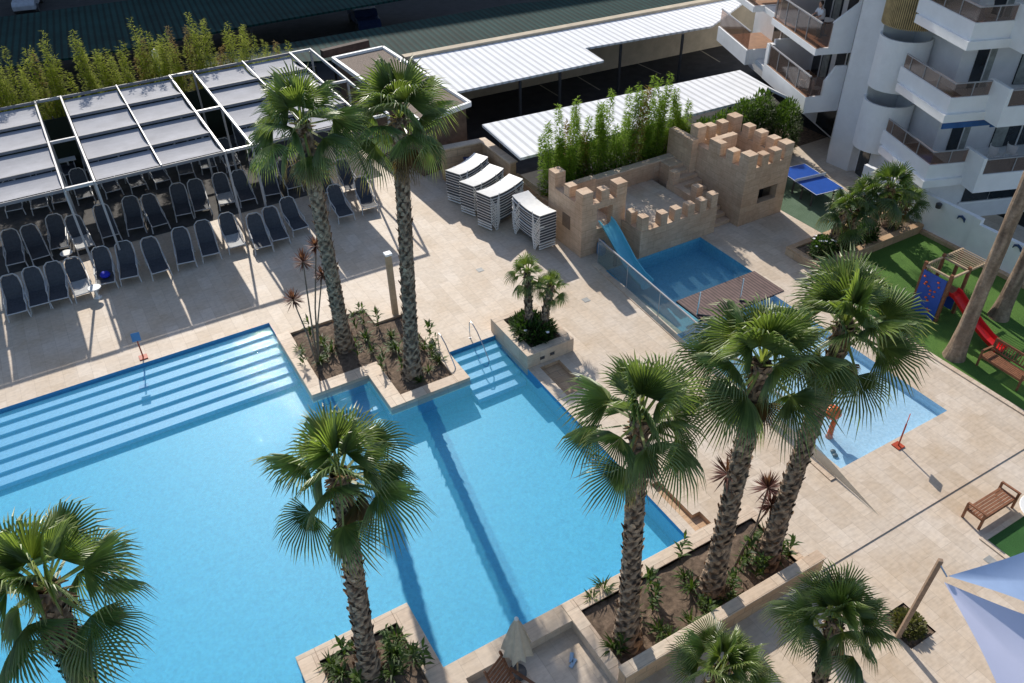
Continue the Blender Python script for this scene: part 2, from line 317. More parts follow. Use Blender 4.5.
sheet(('deck',),0,'pool_deck',DECK); lowd=sheet(('low',),-.03,'terrace',DECK)
sheet(('lawn',),.005,'lawn',LAWN); sheet(('turf',),-.026,'turf_ground',TURF); sheet(('carpet',),.004,'green_carpet_ground',MAT_GREEN)
tag(MB().add([(-8,34.6,.006),(12.7,34.6,.006),(12.7,43.35,.006),(-8,43.35,.006)],[(0,1,2,3)]).build('painted_shade_floor',plain('painted_shade_floor',(.085,.08,.078),.9,var=.35,scale=2)),kind='structure')  # dark sheet laid over the deck, its colour standing in for deep pergola shade
def walls(rects,zb,name,mat,zt=0.0):
    """vertical faces around the union of rects"""
    X=sorted({v for r in rects for v in r[:2]}); Y=sorted({v for r in rects for v in r[2:]}); m=MB()
    ins=lambda i,j: 0<=i<len(X)-1 and 0<=j<len(Y)-1 and inr((X[i]+X[i+1])/2,(Y[j]+Y[j+1])/2,rects)
    for i in range(len(X)-1):
        for j in range(len(Y)-1):
            if not ins(i,j): continue
            a,b,c,d=X[i],X[i+1],Y[j],Y[j+1]
            m.add([(a,c,zb),(b,c,zb),(b,d,zb),(a,d,zb)],[(0,1,2,3)])
            for (ii,jj,p,q) in ((i-1,j,(a,d),(a,c)),(i+1,j,(b,c),(b,d)),(i,j-1,(a,c),(b,c)),(i,j+1,(b,d),(a,d))):
                if not ins(ii,jj): m.add([(*p,zb),(*q,zb),(*q,zt),(*p,zt)],[(0,1,2,3)])
    return m
def floor_of(rects,z):
    X=sorted({v for r in rects for v in r[:2]}); Y=sorted({v for r in rects for v in r[2:]}); m=MB()
    for i in range(len(X)-1):
        for j in range(len(Y)-1):
            if inr((X[i]+X[i+1])/2,(Y[j]+Y[j+1])/2,rects): m.add([(X[i],Y[j],z),(X[i+1],Y[j],z),(X[i+1],Y[j+1],z),(X[i],Y[j+1],z)],[(0,1,2,3)])
    return m
PD=-.78
tag(walls(POOL,PD,'x',POOLW).build('pool_basin_wall',POOLW),kind='structure')
tag(floor_of(POOL,PD+.004).build('pool_floor',POOLF),kind='structure')
tag(floor_of(POOL,-.10).build('pool_water',WATER),kind='structure')
m=MB()                        # broad steps along the far edge of the pool
for k in range(6): m.box(-13.9,4.28,25.74-.505*(k+1),25.74-.505*k-.002,PD+.01,-.17-.085*k)
tag(m.build('pool_steps',STEPM),kind='structure')
m=MB()
for k in range(5): m.box(9.2,11.08,20.66-.43*(k+1),20.66-.43*k-.002,PD+.01,-.17-.10*k)
m.box(4.32,6.28,19.9,20.98,PD+.01,-.6)
tag(m.build('corner_pool_steps',STEPM),kind='structure')
tag(walls(KID,-.34,'x',KIDF).build('kids_pool_basin',KIDF),kind='structure')
tag(floor_of(KID,-.13).build('kids_pool_water',WATERK),kind='structure')
tag(walls(CASP,-.6,'x',CASF).build('castle_pool_basin',CASF),kind='structure')
tag(floor_of(CASP,-.14).build('castle_pool_water',WATERK),kind='structure')
tag(walls(RECESS,-.3,'x',DECK).build('sunken_terrace',DECK),kind='structure')
tag(walls(BATH,-.16,'x',COPING).build('foot_bath',PWALL),kind='structure')
tag(walls(SOIL8,-.12,'x',SOIL,-.08).build('planting_soil_bed',SOIL),kind='structure')
# step down to the lower terrace and slot drain
m=MB().add([(6.98,7.42,0),(6.98,7.42,-.03),(34,7.42,-.03),(34,7.42,0)],[(0,1,2,3)]); tag(m.build('terrace_step_riser',COPING),kind='structure')
# lawn kerbs
m=MB(); m.box(23.22,23.4,1,17.42,0,.05); m.box(17.78,17.92,0,5.98,-.08,.01); m.box(17.92,23.2,5.84,5.98,-.08,.01); tag(m.build('lawn_kerb',COPING),kind='structure')
# car park and the ground far out
ZP=-.6
def at2(px,py,z): return at(px,py,z)
m=MB(); 
for (a,b,c,d) in ((-1500,1500,44.2,2500),(17.3,1500,28.9,44.2),(34,1500,-800,28.9),(-1500,-30,-800,44.2),(-30,34,-800,-20)): m.add([(a,c,ZP),(b,c,ZP),(b,d,ZP),(a,d,ZP)],[(0,1,2,3)])
tag(m.build('asphalt_ground',ASPH),kind='structure')
tag(MB().add([(17.3,26.3,-.02),(34,26.3,-.02),(34,28.9,-.02),(17.3,28.9,-.02)],[(0,1,2,3)]).build('hedge_bed_soil',SOIL),kind='structure')
m=MB()
for (p,q) in (((630,60),(661,74)),((695,47),(720,62)),((570,72),(600,90)),((540,85),(560,97))):
    A_,B_=at(*p,ZP+.004),at(*q,ZP+.004); d=(B_-A_).normalized(); n=Vector((-d.y,d.x,0))*.05
    m.add([A_-n,B_-n,B_+n,A_+n],[(0,1,2,3)])
tag(m.build('parking_line_marking',PAINTL),kind='structure')
# ------------------------------------------------------------------ planters
def soilmesh(rects,z,amp=.05,step=.16,name='soil',parent=None):
    m=MB()
    X=sorted({v for r in rects for v in r[:2]}); Y=sorted({v for r in rects for v in r[2:]})
    for i in range(len(X)-1):
        for j in range(len(Y)-1):
            if not inr((X[i]+X[i+1])/2,(Y[j]+Y[j+1])/2,rects): continue
            nx=max(1,int((X[i+1]-X[i])/step)); ny=max(1,int((Y[j+1]-Y[j])/step)); vs=[];fs=[]
            for a in range(nx+1):
                for b in range(ny+1):
                    x=X[i]+(X[i+1]-X[i])*a/nx; y=Y[j]+(Y[j+1]-Y[j])*b/ny
                    vs.append((x,y,z+amp*noise.noise(Vector((x*2.2,y*2.2,3)))+amp*.5*noise.noise(Vector((x*7,y*7,8)))))
            for a in range(nx):
                for b in range(ny): fs.append((a*(ny+1)+b,(a+1)*(ny+1)+b,(a+1)*(ny+1)+b+1,a*(ny+1)+b+1))
            m.add(vs,fs)
    return m.build(name,SOIL,parent)
def pit(rects,zb,zt=0.0):
    m=walls(rects,zb,'x',None,zt); return m
p1=thing('planter','large L-shaped stone planter jutting into the pool below the pergola, two tall palms in it','planter',(6.5,22,0))
m=MB(); m.box(4.285,4.77,20.985,24.85,-.32,.025); m.box(4.772,6.285,20.985,21.53,-.32,.027); m.box(6.287,6.82,19.055,21.53,-.32,.025); m.box(6.822,8.75,19.055,19.5,-.32,.027); m.box(8.752,9.195,19.055,23.65,-.32,.025)
m.build('rim',COPING,p1,bevel=.012); soilmesh(SOIL1,-.09,parent=p1); pit(SOIL1,-.2).build('inner_wall',PWALL,p1)
p3=thing('planter','square stone planter at bottom centre edge of the pool with one palm','planter',(2.2,10.8,0))
m=MB(); m.box(.735,1.2,8,12.135,-.32,.025); m.box(1.202,3.22,11.73,12.135,-.32,.027); m.box(3.222,3.675,8,12.135,-.32,.025); m.build('rim',COPING,p3,bevel=.012)
soilmesh(SOIL3,-.09,parent=p3); pit(SOIL3,-.2).build('inner_wall',PWALL,p3)
p2=thing('planter','long stone planter on the near pool corner with three palms and a high outer wall','planter',(10,8.6,0))
m=MB(); m.box(6.985,13.3,7.40,7.66,-.3,.6); m.build('wall',PWALL,p2,bevel=.012)
m=MB(); m.box(6.985,7.33,7.662,10.07,-.32,.02); m.box(7.332,13.3,9.66,10.07,-.32,.022); m.box(13.05,13.3,7.662,9.658,-.1,.02); m.build('rim',COPING,p2,bevel=.012)
m=MB(); m.box(6.975,13.31,7.37,7.69,.6,.64); m.build('wall_cap',COPING,p2,bevel=.01)
soilmesh(SOIL2,-.09,parent=p2); pit(SOIL2,-.2).build('inner_wall',PWALL,p2)
p4=thing('planter','raised square stone planter beside the pool steps with two small palms','planter',(12,19.7,0))
m=MB(); m.box(11.085,12.98,18.45,18.8,-.3,.55); m.box(11.085,12.98,20.7,21.0,-.3,.55); m.box(11.085,11.45,18.802,20.698,-.3,.55); m.box(12.68,12.98,18.802,20.698,-.3,.55)
m.build('wall',COPING,p4,bevel=.012); soilmesh([(11.4,12.72,18.7,20.8)],.45,parent=p4)
m=MB(); m.box(11.6,11.78,18.44,18.47,.18,.3); m.box(12.0,12.18,18.44,18.47,.2,.32); m.build('spout',DARK,p4)
p5=thing('planter','long low stone planter before the white garden wall full of palms and flowers','planter',(27,18.3,0))
m=MB(); m.box(23.85,30,17.42,17.72,0,.38); m.box(23.85,24.1,17.722,19.2,0,.38); m.box(24.102,30,18.95,19.2,0,.38); m.build('wall',PWALL,p5,bevel=.01); soilmesh([(24.05,30,17.6,19.05)],.32,parent=p5)
p6=thing('planter','small stone island planter in the pool at bottom left, mostly out of view','planter',(-3.2,8.6,-1))
m=MB(); m.box(-4.6,-1.9,7.0,9.3,-1.24,.0); m.build('rim',COPING,p6)
soilmesh([(13.54,14.40,4.76,5.68)],-.07,.04,.12,'planting_soil')['kind']='structure'
# ------------------------------------------------------------------ palms
def lerp(a,b,t): return a+(b-a)*t
def cmix(a,b,t): return tuple(a[i]+(b[i]-a[i])*t for i in range(3))
def trunk_mesh(base,top,r0,r1,rnd,lean=0.0,boots=True,n=26,bulge=.6):
    base=Vector(base); top=Vector(top); H=(top-base).length; m=MB(); nr=int(H/.055)
    side=Vector((top.x-base.x,top.y-base.y,0))
    def cen(t):
        p=base.lerp(top,t); return p-side*lean*math.sin(math.pi*t)
    vs=[];fs=[];cs=[]
    for i in range(nr+1):
        t=i/nr; p=cen(t); r=lerp(r0,r1,t**.6)+bulge*r0*math.exp(-t*H/.7); z=t*H
        tone=rnd.random()*.12
        for k in range(n):
            th=2*math.pi*k/n
            u=(5*th/(2*math.pi)+z/.36)%1; v=(5*th/(2*math.pi)-z/.36)%1
            u=(u+.35*noise.noise(Vector((math.cos(th)*2,math.sin(th)*2,z*2.2+base.x))))%1; v=(v+.35*noise.noise(Vector((math.cos(th)*2,math.sin(th)*2,z*2.2+base.y+9))))%1
            rd=max(1-abs(u-.5)*2*1.9,1-abs(v-.5)*2*1.9,0)
            ns=noise.noise(Vector((math.cos(th)*2,math.sin(th)*2,z*1.4+base.x)))
            rr=r+(.045*rd if boots else 0)+.02*ns
            vs.append(p+Vector((math.cos(th),math.sin(th),0))*rr)
            q=max(0,min(1,(rd*1.25-.1 if boots else .55)+ns*.5)); q*= .75 if t>.9 else 1
            c=cmix((.05,.028,.018),(.42,.30,.205),q); cs.append(cmix(c,(.33,.30,.26),tone+max(0,ns)*.3))
    for i in range(nr):
        for k in range(n): fs.append((i*n+k,i*n+(k+1)%n,(i+1)*n+(k+1)%n,(i+1)*n+k))
    m.add(vs,fs); m.c=cs
    if boots:
        rows=int(H/.15)
        for i in range(rows):
            z=i*.15; t=z/H; p=cen(t); r=lerp(r0,r1,t**.6)+bulge*r0*math.exp(-z/.7)+.015
            for k in range(5):
                th=2*math.pi*(k+.5*(i%2))/5+rnd.uniform(-.3,.3)
                if rnd.random()<.12: continue
                d=Vector((math.cos(th),math.sin(th),0)); s=Vector((-d.y,d.x,0)); L=rnd.uniform(.12,.22); w=rnd.uniform(.06,.10)
                o=p+d*r; out=rnd.uniform(.02,.085)
                m.col=cmix((.11,.06,.035),(.52,.39,.28),rnd.random()**1.3)
                m.add([o-s*w-d*.03,o+s*w-d*.03,o+s*w*.35+d*out+Vector((0,0,L)),o-s*w*.35+d*out+Vector((0,0,L)),o+d*(.01)],[(0,4,3),(4,1,2),(4,2,3)])
        m.col=None
    return m,cen
def fan(m,o,ax,side,nrm,Lp,Rf,rnd,col,nseg=34,spread=112,droop=.25,dead=False,tipc=None):
    """one fan leaf: petiole from o along ax, fan beyond; nrm = upper side"""
    # petiole arc
    h=o+ax*Lp-Vector((0,0,1))*Lp*.10
    m.col=cmix(col,(.20,.20,.07),.5)
    s=.022
    m.add([o-side*s*1.6,o+side*s*1.6,h+side*s,h-side*s,(o+h)/2+nrm*.03],[(0,1,2,3)])
    cup=rnd.uniform(.12,.55)
    pts=[]
    def P(r,phi,dz):
        x=math.cos(phi)*r; y=math.sin(phi)*r
        z=-cup*abs(math.sin(phi))**1.3*r*.9 - droop*(r/Rf)**2.6*Rf*.8
        return h+ax*x+side*y+nrm*(z+dz)+Vector((0,0,-1))*droop*(r/Rf)**3*Rf*.45
    sp=R(spread); seg=2*sp/nseg
    for i in range(nseg):
        a0=-sp+seg*i; a1=a0+seg; am=(a0+a1)/2
        rl=Rf*(.76+.24*math.cos(am*.75))*rnd.uniform(.88,1.06); j=rl*rnd.uniform(.30,.44)
        d=.028*Rf
        tip=P(rl,am+rnd.uniform(-.3,.3)*seg,0)-Vector((0,0,1))*rl*rnd.uniform(.0,.22)
        c=cmix(col,(.03,.06,.02),rnd.random()*.5); m.col=c; hc=cmix(c,(.30,.36,.10),.35)
        k=len(m.v)
        L,M,Rr=P(j,a0,-d),P(j,am,d),P(j,a1,-d)
        j2=rl*.76; L2,M2,R2=P(j2,am-seg*.24,-d*.2),P(j2,am,d*.5),P(j2,am+seg*.24,-d*.2)
        m.add([h,L,M,Rr,L2,M2,R2,tip],[(0,1,2),(0,2,3),(1,4,5,2),(2,5,6,3),(4,7,5),(5,7,6)])
        m.c[k]=hc
        m.c[-1]=tipc if tipc else cmix(c,(.42,.36,.16),.65 if rnd.random()<.5 else .2)
def crown(top,Rc,rnd,nleaf=34,mid=None,dead=3,green=(.20,.285,.105),low=-36,high=88,young=True,nseg=34,fr=.54,spread=98):
    m=MB(); c=Vector(top)
    ga=math.pi*(3-math.sqrt(5)); a0=rnd.random()*6
    for i in range(nleaf):
        t=(i+.5)/nleaf; el=R(lerp(high,low,t**1.15)+rnd.uniform(-13,13)); az=a0+i*ga+rnd.uniform(-.3,.3)
        ax=Vector((math.cos(el)*math.cos(az),math.cos(el)*math.sin(az),math.sin(el)))
        side=Vector((-math.sin(az),math.cos(az),0)); 
        tw=rnd.uniform(-.8,.8); nrm=side.cross(ax)*-1
        if nrm.z<0 and el>R(-85): nrm=-nrm
        s2=side*math.cos(tw)+nrm*math.sin(tw); n2=nrm*math.cos(tw)-side*math.sin(tw)
        size=lerp(1.02,1.0,min(1,t*3))*rnd.uniform(.82,1.12)
        Lp=Rc*(1-fr)*size*lerp(.65,1.12,t); Rf=Rc*fr*size
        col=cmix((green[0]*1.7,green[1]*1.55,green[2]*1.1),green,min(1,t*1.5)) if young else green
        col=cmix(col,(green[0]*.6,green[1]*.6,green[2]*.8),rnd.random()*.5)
        tc=None
        if t>.78 and rnd.random()<.45: tc=(.34,.20,.07)
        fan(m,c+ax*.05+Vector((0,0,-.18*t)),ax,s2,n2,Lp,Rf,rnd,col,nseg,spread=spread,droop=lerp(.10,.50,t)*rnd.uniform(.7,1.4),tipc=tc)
    for i in range(dead):
        az=rnd.random()*6.28; el=R(rnd.uniform(-72,-55)); ax=Vector((math.cos(el)*math.cos(az),math.cos(el)*math.sin(az),math.sin(el))); side=Vector((-math.sin(az),math.cos(az),0)); nrm=-side.cross(ax)
        if nrm.z<0: nrm=-nrm
        fan(m,c+Vector((0,0,-.25)),ax,side,nrm,Rc*.33,Rc*.42,rnd,(.17,.10,.045),nseg-8,spread=80,droop=.3,tipc=(.24,.15,.07))
    m.col=None
    return m
def palm(base,top,Rc,label,seed,r0=.24,r1=.19,lean=0.,nleaf=34,name='fan_palm',cat='palm tree',group='tall fan palms around the pool',dead=3,nseg=34,fr=.54,boots=True,low=-36,high=88,green=(.20,.285,.105)):
    rnd=random.Random(seed); t=thing(name,label,cat,base,0,group)
    m,_=trunk_mesh(base,top,r0,r1,rnd,lean,boots); m.build('trunk',TRUNK,t,smooth=False)
    crown(top,Rc,rnd,nleaf,dead=dead,nseg=nseg,fr=fr,low=low,high=high,green=green).build('crown',LEAF,t)
    # brown flower stalks and fibre under the crown
    m=MB(); 
    for k in range(26):
        a=rnd.random()*6.28; o=Vector(top)+Vector((0,0,-rnd.uniform(.1,.55))); d=Vector((math.cos(a),math.sin(a),rnd.uniform(-.2,.7))); m.col=cmix((.10,.06,.03),(.34,.20,.09),rnd.random())
        m.tube([o,o+d*r1*1.2,o+d*r1*2+Vector((0,0,-.08))],[.05,.035,.01],5)
    m.build('leaf_bases',TRUNK,t)
    return t
def T(px,py,z): return at(px,py,z)
b=lambda x,y,z=-.1: Vector((x,y,z))
palm(b(6.23,23.0),T(302,122,9.4),1.85,'tall fan palm at the upper left, left trunk in the L-shaped planter',1,.225,.175,nleaf=22)
palm(b(7.62,20.3),T(399,116,9.0),2.0,'tall fan palm at the upper centre, right trunk in the L-shaped planter',2,.225,.175,nleaf=23)
palm(b(2.12,10.9),T(339,472,7.15),1.62,'fan palm standing alone in the square planter at the bottom centre',3,.205,.155,lean=.0,nleaf=21)
palm(b(7.85,8.45),T(640,418,7.4),1.70,'fan palm with thick straight trunk nearest the sunken terrace corner',4,.225,.155,nleaf=22)
palm(b(10.5,8.45),T(763,362,7.7),1.80,'leaning fan palm in the middle of the long near planter',5,.23,.16,lean=.03,nleaf=23)
palm(b(12.4,8.45),T(846,325,7.9),1.82,'rightmost leaning fan palm of the long near planter, crown over the kids pool',6,.22,.155,lean=.03,nleaf=23)
palm(b(-3.0,8.3),T(45,585,7.4),1.62,'fan palm cut off by the lower left corner of the view',7,.22,.165,nleaf=23)
palm(b(8.6,5.3,-.08),T(722,668,2.6),1.25,'low fan palm at the bottom edge seen from straight above, left of another',8,.15,.13,nleaf=24,group='palms on the lower terrace',dead=1)
palm(b(9.6,4.4,-.08),T(836,618,3.6),1.30,'dark fan palm at the bottom right with slim dark trunk',9,.13,.11,nleaf=22,group='palms on the lower terrace',dead=1,fr=.56)
palm(b(11.85,19.55,.45),T(527,272,2.35),.80,'left small palm of the pair in the raised square planter',10,.10,.09,nleaf=20,name='small_palm',group='small palms in the raised planter',dead=1,nseg=18,boots=True,high=75,low=-55)
palm(b(12.2,19.35,.45),T(551,284,2.05),.72,'right small palm of the pair in the raised square planter',12,.10,.09,nleaf=18,name='small_palm',group='small palms in the raised planter',dead=1,nseg=18,high=75,low=-55)
for i,(x,y,px,py,z,rc,lb) in enumerate(((24.9,18.1,848,208,2.5,1.15,'front left palm of the cluster in the flower planter'),(26.1,18.3,868,196,2.9,1.1,'second palm of the cluster in the flower planter, beside the blue table'),(27.5,18.3,891,186,3.2,1.25,'tallest palm of the cluster in the flower planter'),(28.7,18.3,907,200,2.4,.95,'palm of the cluster closest to the white garden wall'))):
    palm(b(x,y,.3),T(px,py,z),rc,lb,20+i,.14,.12,nleaf=20,name='small_palm',group='palms clustered in the flower planter',dead=2,nseg=20,green=(.11,.18,.05))
palm(b(23.95,11.35,0),(25.45,11.9,13.5),2.2,'tall bare palm trunk at the lawn edge beside the red slide',30,.24,.19,nleaf=24,group='tall palms on the lawn',boots=False)
palm(b(27.3,12.0,0),(29.6,12.5,13.5),2.2,'tall bare palm trunk standing close to the white garden wall',31,.24,.19,nleaf=24,group='tall palms on the lawn',boots=False)
# ------------------------------------------------------------------ small plants
def leafquad(m,o,d,L,w,up=Vector((0,0,1))):
    s=d.cross(up); 
    if s.length<1e-3: s=Vector((1,0,0))
    s.normalize(); m.add([o,o+d*L*.45+s*w,o+d*L,o+d*L*.45-s*w],[(0,1,2,3)])
def bush(m,c,rx,ry,rz,n,rnd,ca,cb,L=.16,w=.035):
    for i in range(n):
        while True:
            p=Vector((rnd.uniform(-1,1),rnd.uniform(-1,1),rnd.uniform(-1,1)))
            if .25<p.length<1: break
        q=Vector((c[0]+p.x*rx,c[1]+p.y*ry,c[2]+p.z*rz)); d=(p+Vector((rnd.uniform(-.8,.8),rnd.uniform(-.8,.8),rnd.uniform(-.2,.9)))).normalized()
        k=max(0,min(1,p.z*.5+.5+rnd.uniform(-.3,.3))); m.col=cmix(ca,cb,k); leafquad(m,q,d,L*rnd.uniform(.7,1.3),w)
    m.col=None
def bamboo(base,h,seed,label,group,rad=.55,ca=(.12,.16,.02),cb=(.42,.46,.05),nst=5,nl=1500,dry=.08):
    rnd=random.Random(seed); t=thing('bamboo_clump',label,'bamboo',base,0,group); st=MB(); lf=MB(); bs=Vector(base)
    for s in range(nst):
        a=rnd.random()*6.28; r=rad*math.sqrt(rnd.random()); o=bs+Vector((math.cos(a)*r,math.sin(a)*r*.7,0)); H=h*rnd.uniform(.5,1.0) if s else h*1.03
        dx=Vector((rnd.uniform(-.1,.1),rnd.uniform(-.1,.1),0)); tp=o+dx*H+Vector((0,0,H)); isdry=rnd.random()<dry
        st.col=(.20,.19,.07); st.tube([o,(o+tp)/2,tp],[.016,.013,.004],5,False)
        for i in range(nl//nst):
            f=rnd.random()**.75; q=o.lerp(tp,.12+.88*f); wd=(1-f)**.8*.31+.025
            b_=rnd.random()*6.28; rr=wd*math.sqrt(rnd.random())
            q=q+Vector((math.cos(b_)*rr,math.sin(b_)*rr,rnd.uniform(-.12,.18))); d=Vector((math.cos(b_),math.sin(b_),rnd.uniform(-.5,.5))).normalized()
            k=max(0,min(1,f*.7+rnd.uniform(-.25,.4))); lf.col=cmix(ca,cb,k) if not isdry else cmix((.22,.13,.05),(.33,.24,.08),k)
            leafquad(lf,q,d,rnd.uniform(.12,.24),.026)
    st.col=None; st.build('stems',TRUNK,t); lf.build('leaves',BAMB,t); return t
def hfor(x,y,py):        # height whose top projects to row py
    lo,hi=0,12
    for _ in range(30):
        z=(lo+hi)/2; v=Vector((x,y,z-CH)); yy=341.5-FPX*v.dot(CU)/v.dot(F)
        if yy>py: lo=z
        else: hi=z
    return (lo+hi)/2
rnd=random.Random(77)
xb=[-6.9,-5.9,-5.0,-3.9,-2.7,-1.9,-.9,.1,1.0,2.0,3.0,4.1,5.2,6.1,7.2,8.0,9.0,10.0,11.1]
tops=[18,32,58,66,60,52,44,42,60,34,55,42,34,24,30,22,30,26,44]
tops=[30,34,36,62,66,58,48,42,52,34,48,34,24,20,24,24,28,28,40]
for i,(x,ty) in enumerate(zip(xb,tops)):
    y=44.9+rnd.uniform(-.3,.4); z0=-.6
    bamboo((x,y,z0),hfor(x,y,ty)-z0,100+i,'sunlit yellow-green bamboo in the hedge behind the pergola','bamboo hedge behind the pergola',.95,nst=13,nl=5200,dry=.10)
for i,(x,ty) in enumerate(((17.55,128),(18.3,104),(19.1,112),(19.9,106),(20.6,100),(21.3,92),(22.0,84),(22.7,86),(23.4,80),(24.1,92),(24.9,104))):
    y=27.25+rnd.uniform(-.25,.3)
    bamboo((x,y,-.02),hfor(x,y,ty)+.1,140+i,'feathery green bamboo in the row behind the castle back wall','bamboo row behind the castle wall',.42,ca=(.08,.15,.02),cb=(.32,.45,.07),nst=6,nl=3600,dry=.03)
def shrub(name,c,r,n,seed,label,cat,group=None,ca=(.015,.04,.008),cb=(.07,.14,.025),L=.16,flowers=0,rz=None,w=.035):
    rnd=random.Random(seed); t=thing(name,label,cat,(c[0],c[1],c[2]),0,group); m=MB(); rz=rz or r[2]
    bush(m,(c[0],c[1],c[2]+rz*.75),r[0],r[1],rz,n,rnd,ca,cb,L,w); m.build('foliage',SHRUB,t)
    m=MB()
    for k in range(7): 
        a=rnd.random()*6.28; m.col=(.12,.09,.06); m.tube([Vector(c),Vector(c)+Vector((math.cos(a)*r[0]*.5,math.sin(a)*r[1]*.5,rz))],[.02,.008],5,False)
    m.build('stems',TRUNK,t)
    if flowers:
        m=MB()
        for k in range(flowers):
            a=rnd.random()*6.28; q=Vector((c[0]+math.cos(a)*r[0]*rnd.random()**.5,c[1]+math.sin(a)*r[1]*rnd.random()**.5,c[2]+rz*rnd.uniform(1.2,1.8)))
            for j in range(5):
                b_=j*1.256; leafquad(m,q,Vector((math.cos(b_),math.sin(b_),.3)).normalized(),.07,.03)
        m.build('flowers',FLOWER,t)
    return t
for i,(x,ty,h) in enumerate(((24.9,0,2.5),(26.1,0,2.9),(27.3,0,3.0),(28.5,0,3.4),(29.6,0,3.6),(30.5,-.9,3.2))):
    shrub('hedge_shrub',(x,27.1+ty,-.02),(.85,.7,h/2),3000,200+i,'dense leafy green shrub in the hedge behind the taller castle tower','shrub','green hedge behind the right tower',ca=(.012,.035,.008),cb=(.09,.16,.025),L=.2)
for i,(x,y,sx,lb) in enumerate(((24.5,18.0,.45,'flowering shrub with white blooms at the left end of the flower planter'),(25.7,17.9,.4,'white flowering shrub between palm trunks in the flower planter'),(28.9,18.2,.5,'tall white flowering shrub at the wall end of the flower planter'),(27.0,17.95,.45,'low dark shrub in the middle of the flower planter'))):
    shrub('flowering_shrub',(x,y,.32),(sx,sx,.5 if i!=2 else 1.1),900,210+i,lb,'shrub','shrubs in the flower planter',flowers=[16,12,22,0][i],L=.17)
shrub('agapanthus_bed',(12.0,19.6,.45),(.72,.85,.28),1500,220,'dark glossy clump of strap leaves with lilac blooms around the two small palms','shrub',L=.22,flowers=5,ca=(.01,.03,.006),cb=(.05,.11,.02))
shrub('box_shrub',(13.95,5.2,-.08),(.38,.4,.2),700,221,'low olive shrub filling the small square bed at the sail mast','shrub',L=.09,ca=(.03,.04,.012),cb=(.14,.14,.04))
shrub('red_shrub',tuple(at(868,296,0)),(.5,.45,.4),500,222,'reddish brown shrub on the lawn beside the blue climbing board','shrub',L=.16,ca=(.05,.015,.008),cb=(.16,.05,.025))
# strappy young plants in the soil beds : several kinds, one object each
def strap(seed,h,nl,kind):
    rnd=random.Random(seed); m=MB()
    for k in range(nl):
        a=rnd.random()*6.28; L=h*rnd.uniform(.6,1.1); f=rnd.random() if kind else 0
        o=Vector((rnd.uniform(-.05,.05),rnd.uniform(-.05,.05),h*f)); el=rnd.uniform(.5,1.35); 
        d=Vector((math.cos(a)*math.cos(el),math.sin(a)*math.cos(el),math.sin(el))); d2=Vector((math.cos(a)*math.cos(el-.7),math.sin(a)*math.cos(el-.7),math.sin(el-.7)))
        s=Vector((-math.sin(a),math.cos(a),0))*(.028 if not kind else .045); m.col=cmix((.02,.05,.012),(.10,.16,.03),rnd.random())
        L=L*(1 if not kind else .45); p1=o+d*L*.55; p2=p1+d2*L*.45
        m.add([o-s*.4,o+s*.4,p1+s,p1-s,p2],[(0,1,2,3),(3,2,4)])
    if kind: m.col=(.05,.07,.02); m.tube([(0,0,0),(0.03,.02,h)],[.012,.006],5,False)
    m.col=None; return m
protos=[]
for i,(h,nl,k) in enumerate(((.75,26,0),(.55,30,0),(1.0,16,1),(.8,22,1))):
    protos.append(strap(300+i,h,nl,k))
spots=[('the L-shaped planter',-.09,[(300,352),(305,366),(312,340),(322,362),(332,352),(360,316),(356,330),(366,340),(372,352),(378,326),(384,360),(392,338),(398,352),(402,372),(412,366),(420,382),(424,350),(430,340),(436,352),(440,362),(428,372),(382,372)]),
 ('the long near planter',-.09,[(592,600),(603,590),(648,590),(652,612),(660,632),(668,640),(655,600),(680,560),(684,578),(690,590),(700,610),(706,622),(712,600),(722,585),(730,590),(738,575),(745,560),(772,545),(780,555),(786,560),(735,600),(690,625),(760,575),(620,655)]),
 ('the square bottom planter',-.09,[(336,668),(342,676),(345,660),(388,645),(398,640),(410,655),(415,662),(425,668),(380,672),(392,676)])]
for where,z,L in spots:
    rp=random.Random(len(where)); RS={'the L-shaped planter':[(4.85,7.5,21.65,24.6),(6.95,8.65,19.6,22)],'the long near planter':[(7.45,12.95,7.8,9.5)]*2,'the square bottom planter':[(1.3,3.1,10.2,11.6)]}[where]
    for q_ in range(14 if 'near' in where else 9):
        r_=RS[q_%len(RS)]; x_,y_=rp.uniform(r_[0],r_[1]),rp.uniform(r_[2],r_[3]); v_=Vector((x_,y_,z-CH)); L=L+[(512+FPX*v_.dot(CR)/v_.dot(F),341.5-FPX*v_.dot(CU)/v_.dot(F))]
    for i,(px,py) in enumerate(L):
        pr=protos[(i*7+len(where))%4]; p=at(px,py,z+.02)
        key='strap%d'%((i*7+len(where))%4)
        if key not in globals():
            globals()[key]=pr.build('strappy_plant',SHRUB); o=globals()[key]
        else:
            o=globals()[key].copy(); COL.objects.link(o)
        o.location=p; o.rotation_euler=(0,0,i*1.7); o.scale=(.62+.3*((i*37)%5)/4,)*3
        tag(o,'young strappy green plant growing in the soil of '+where,'plant','young plants in '+where)
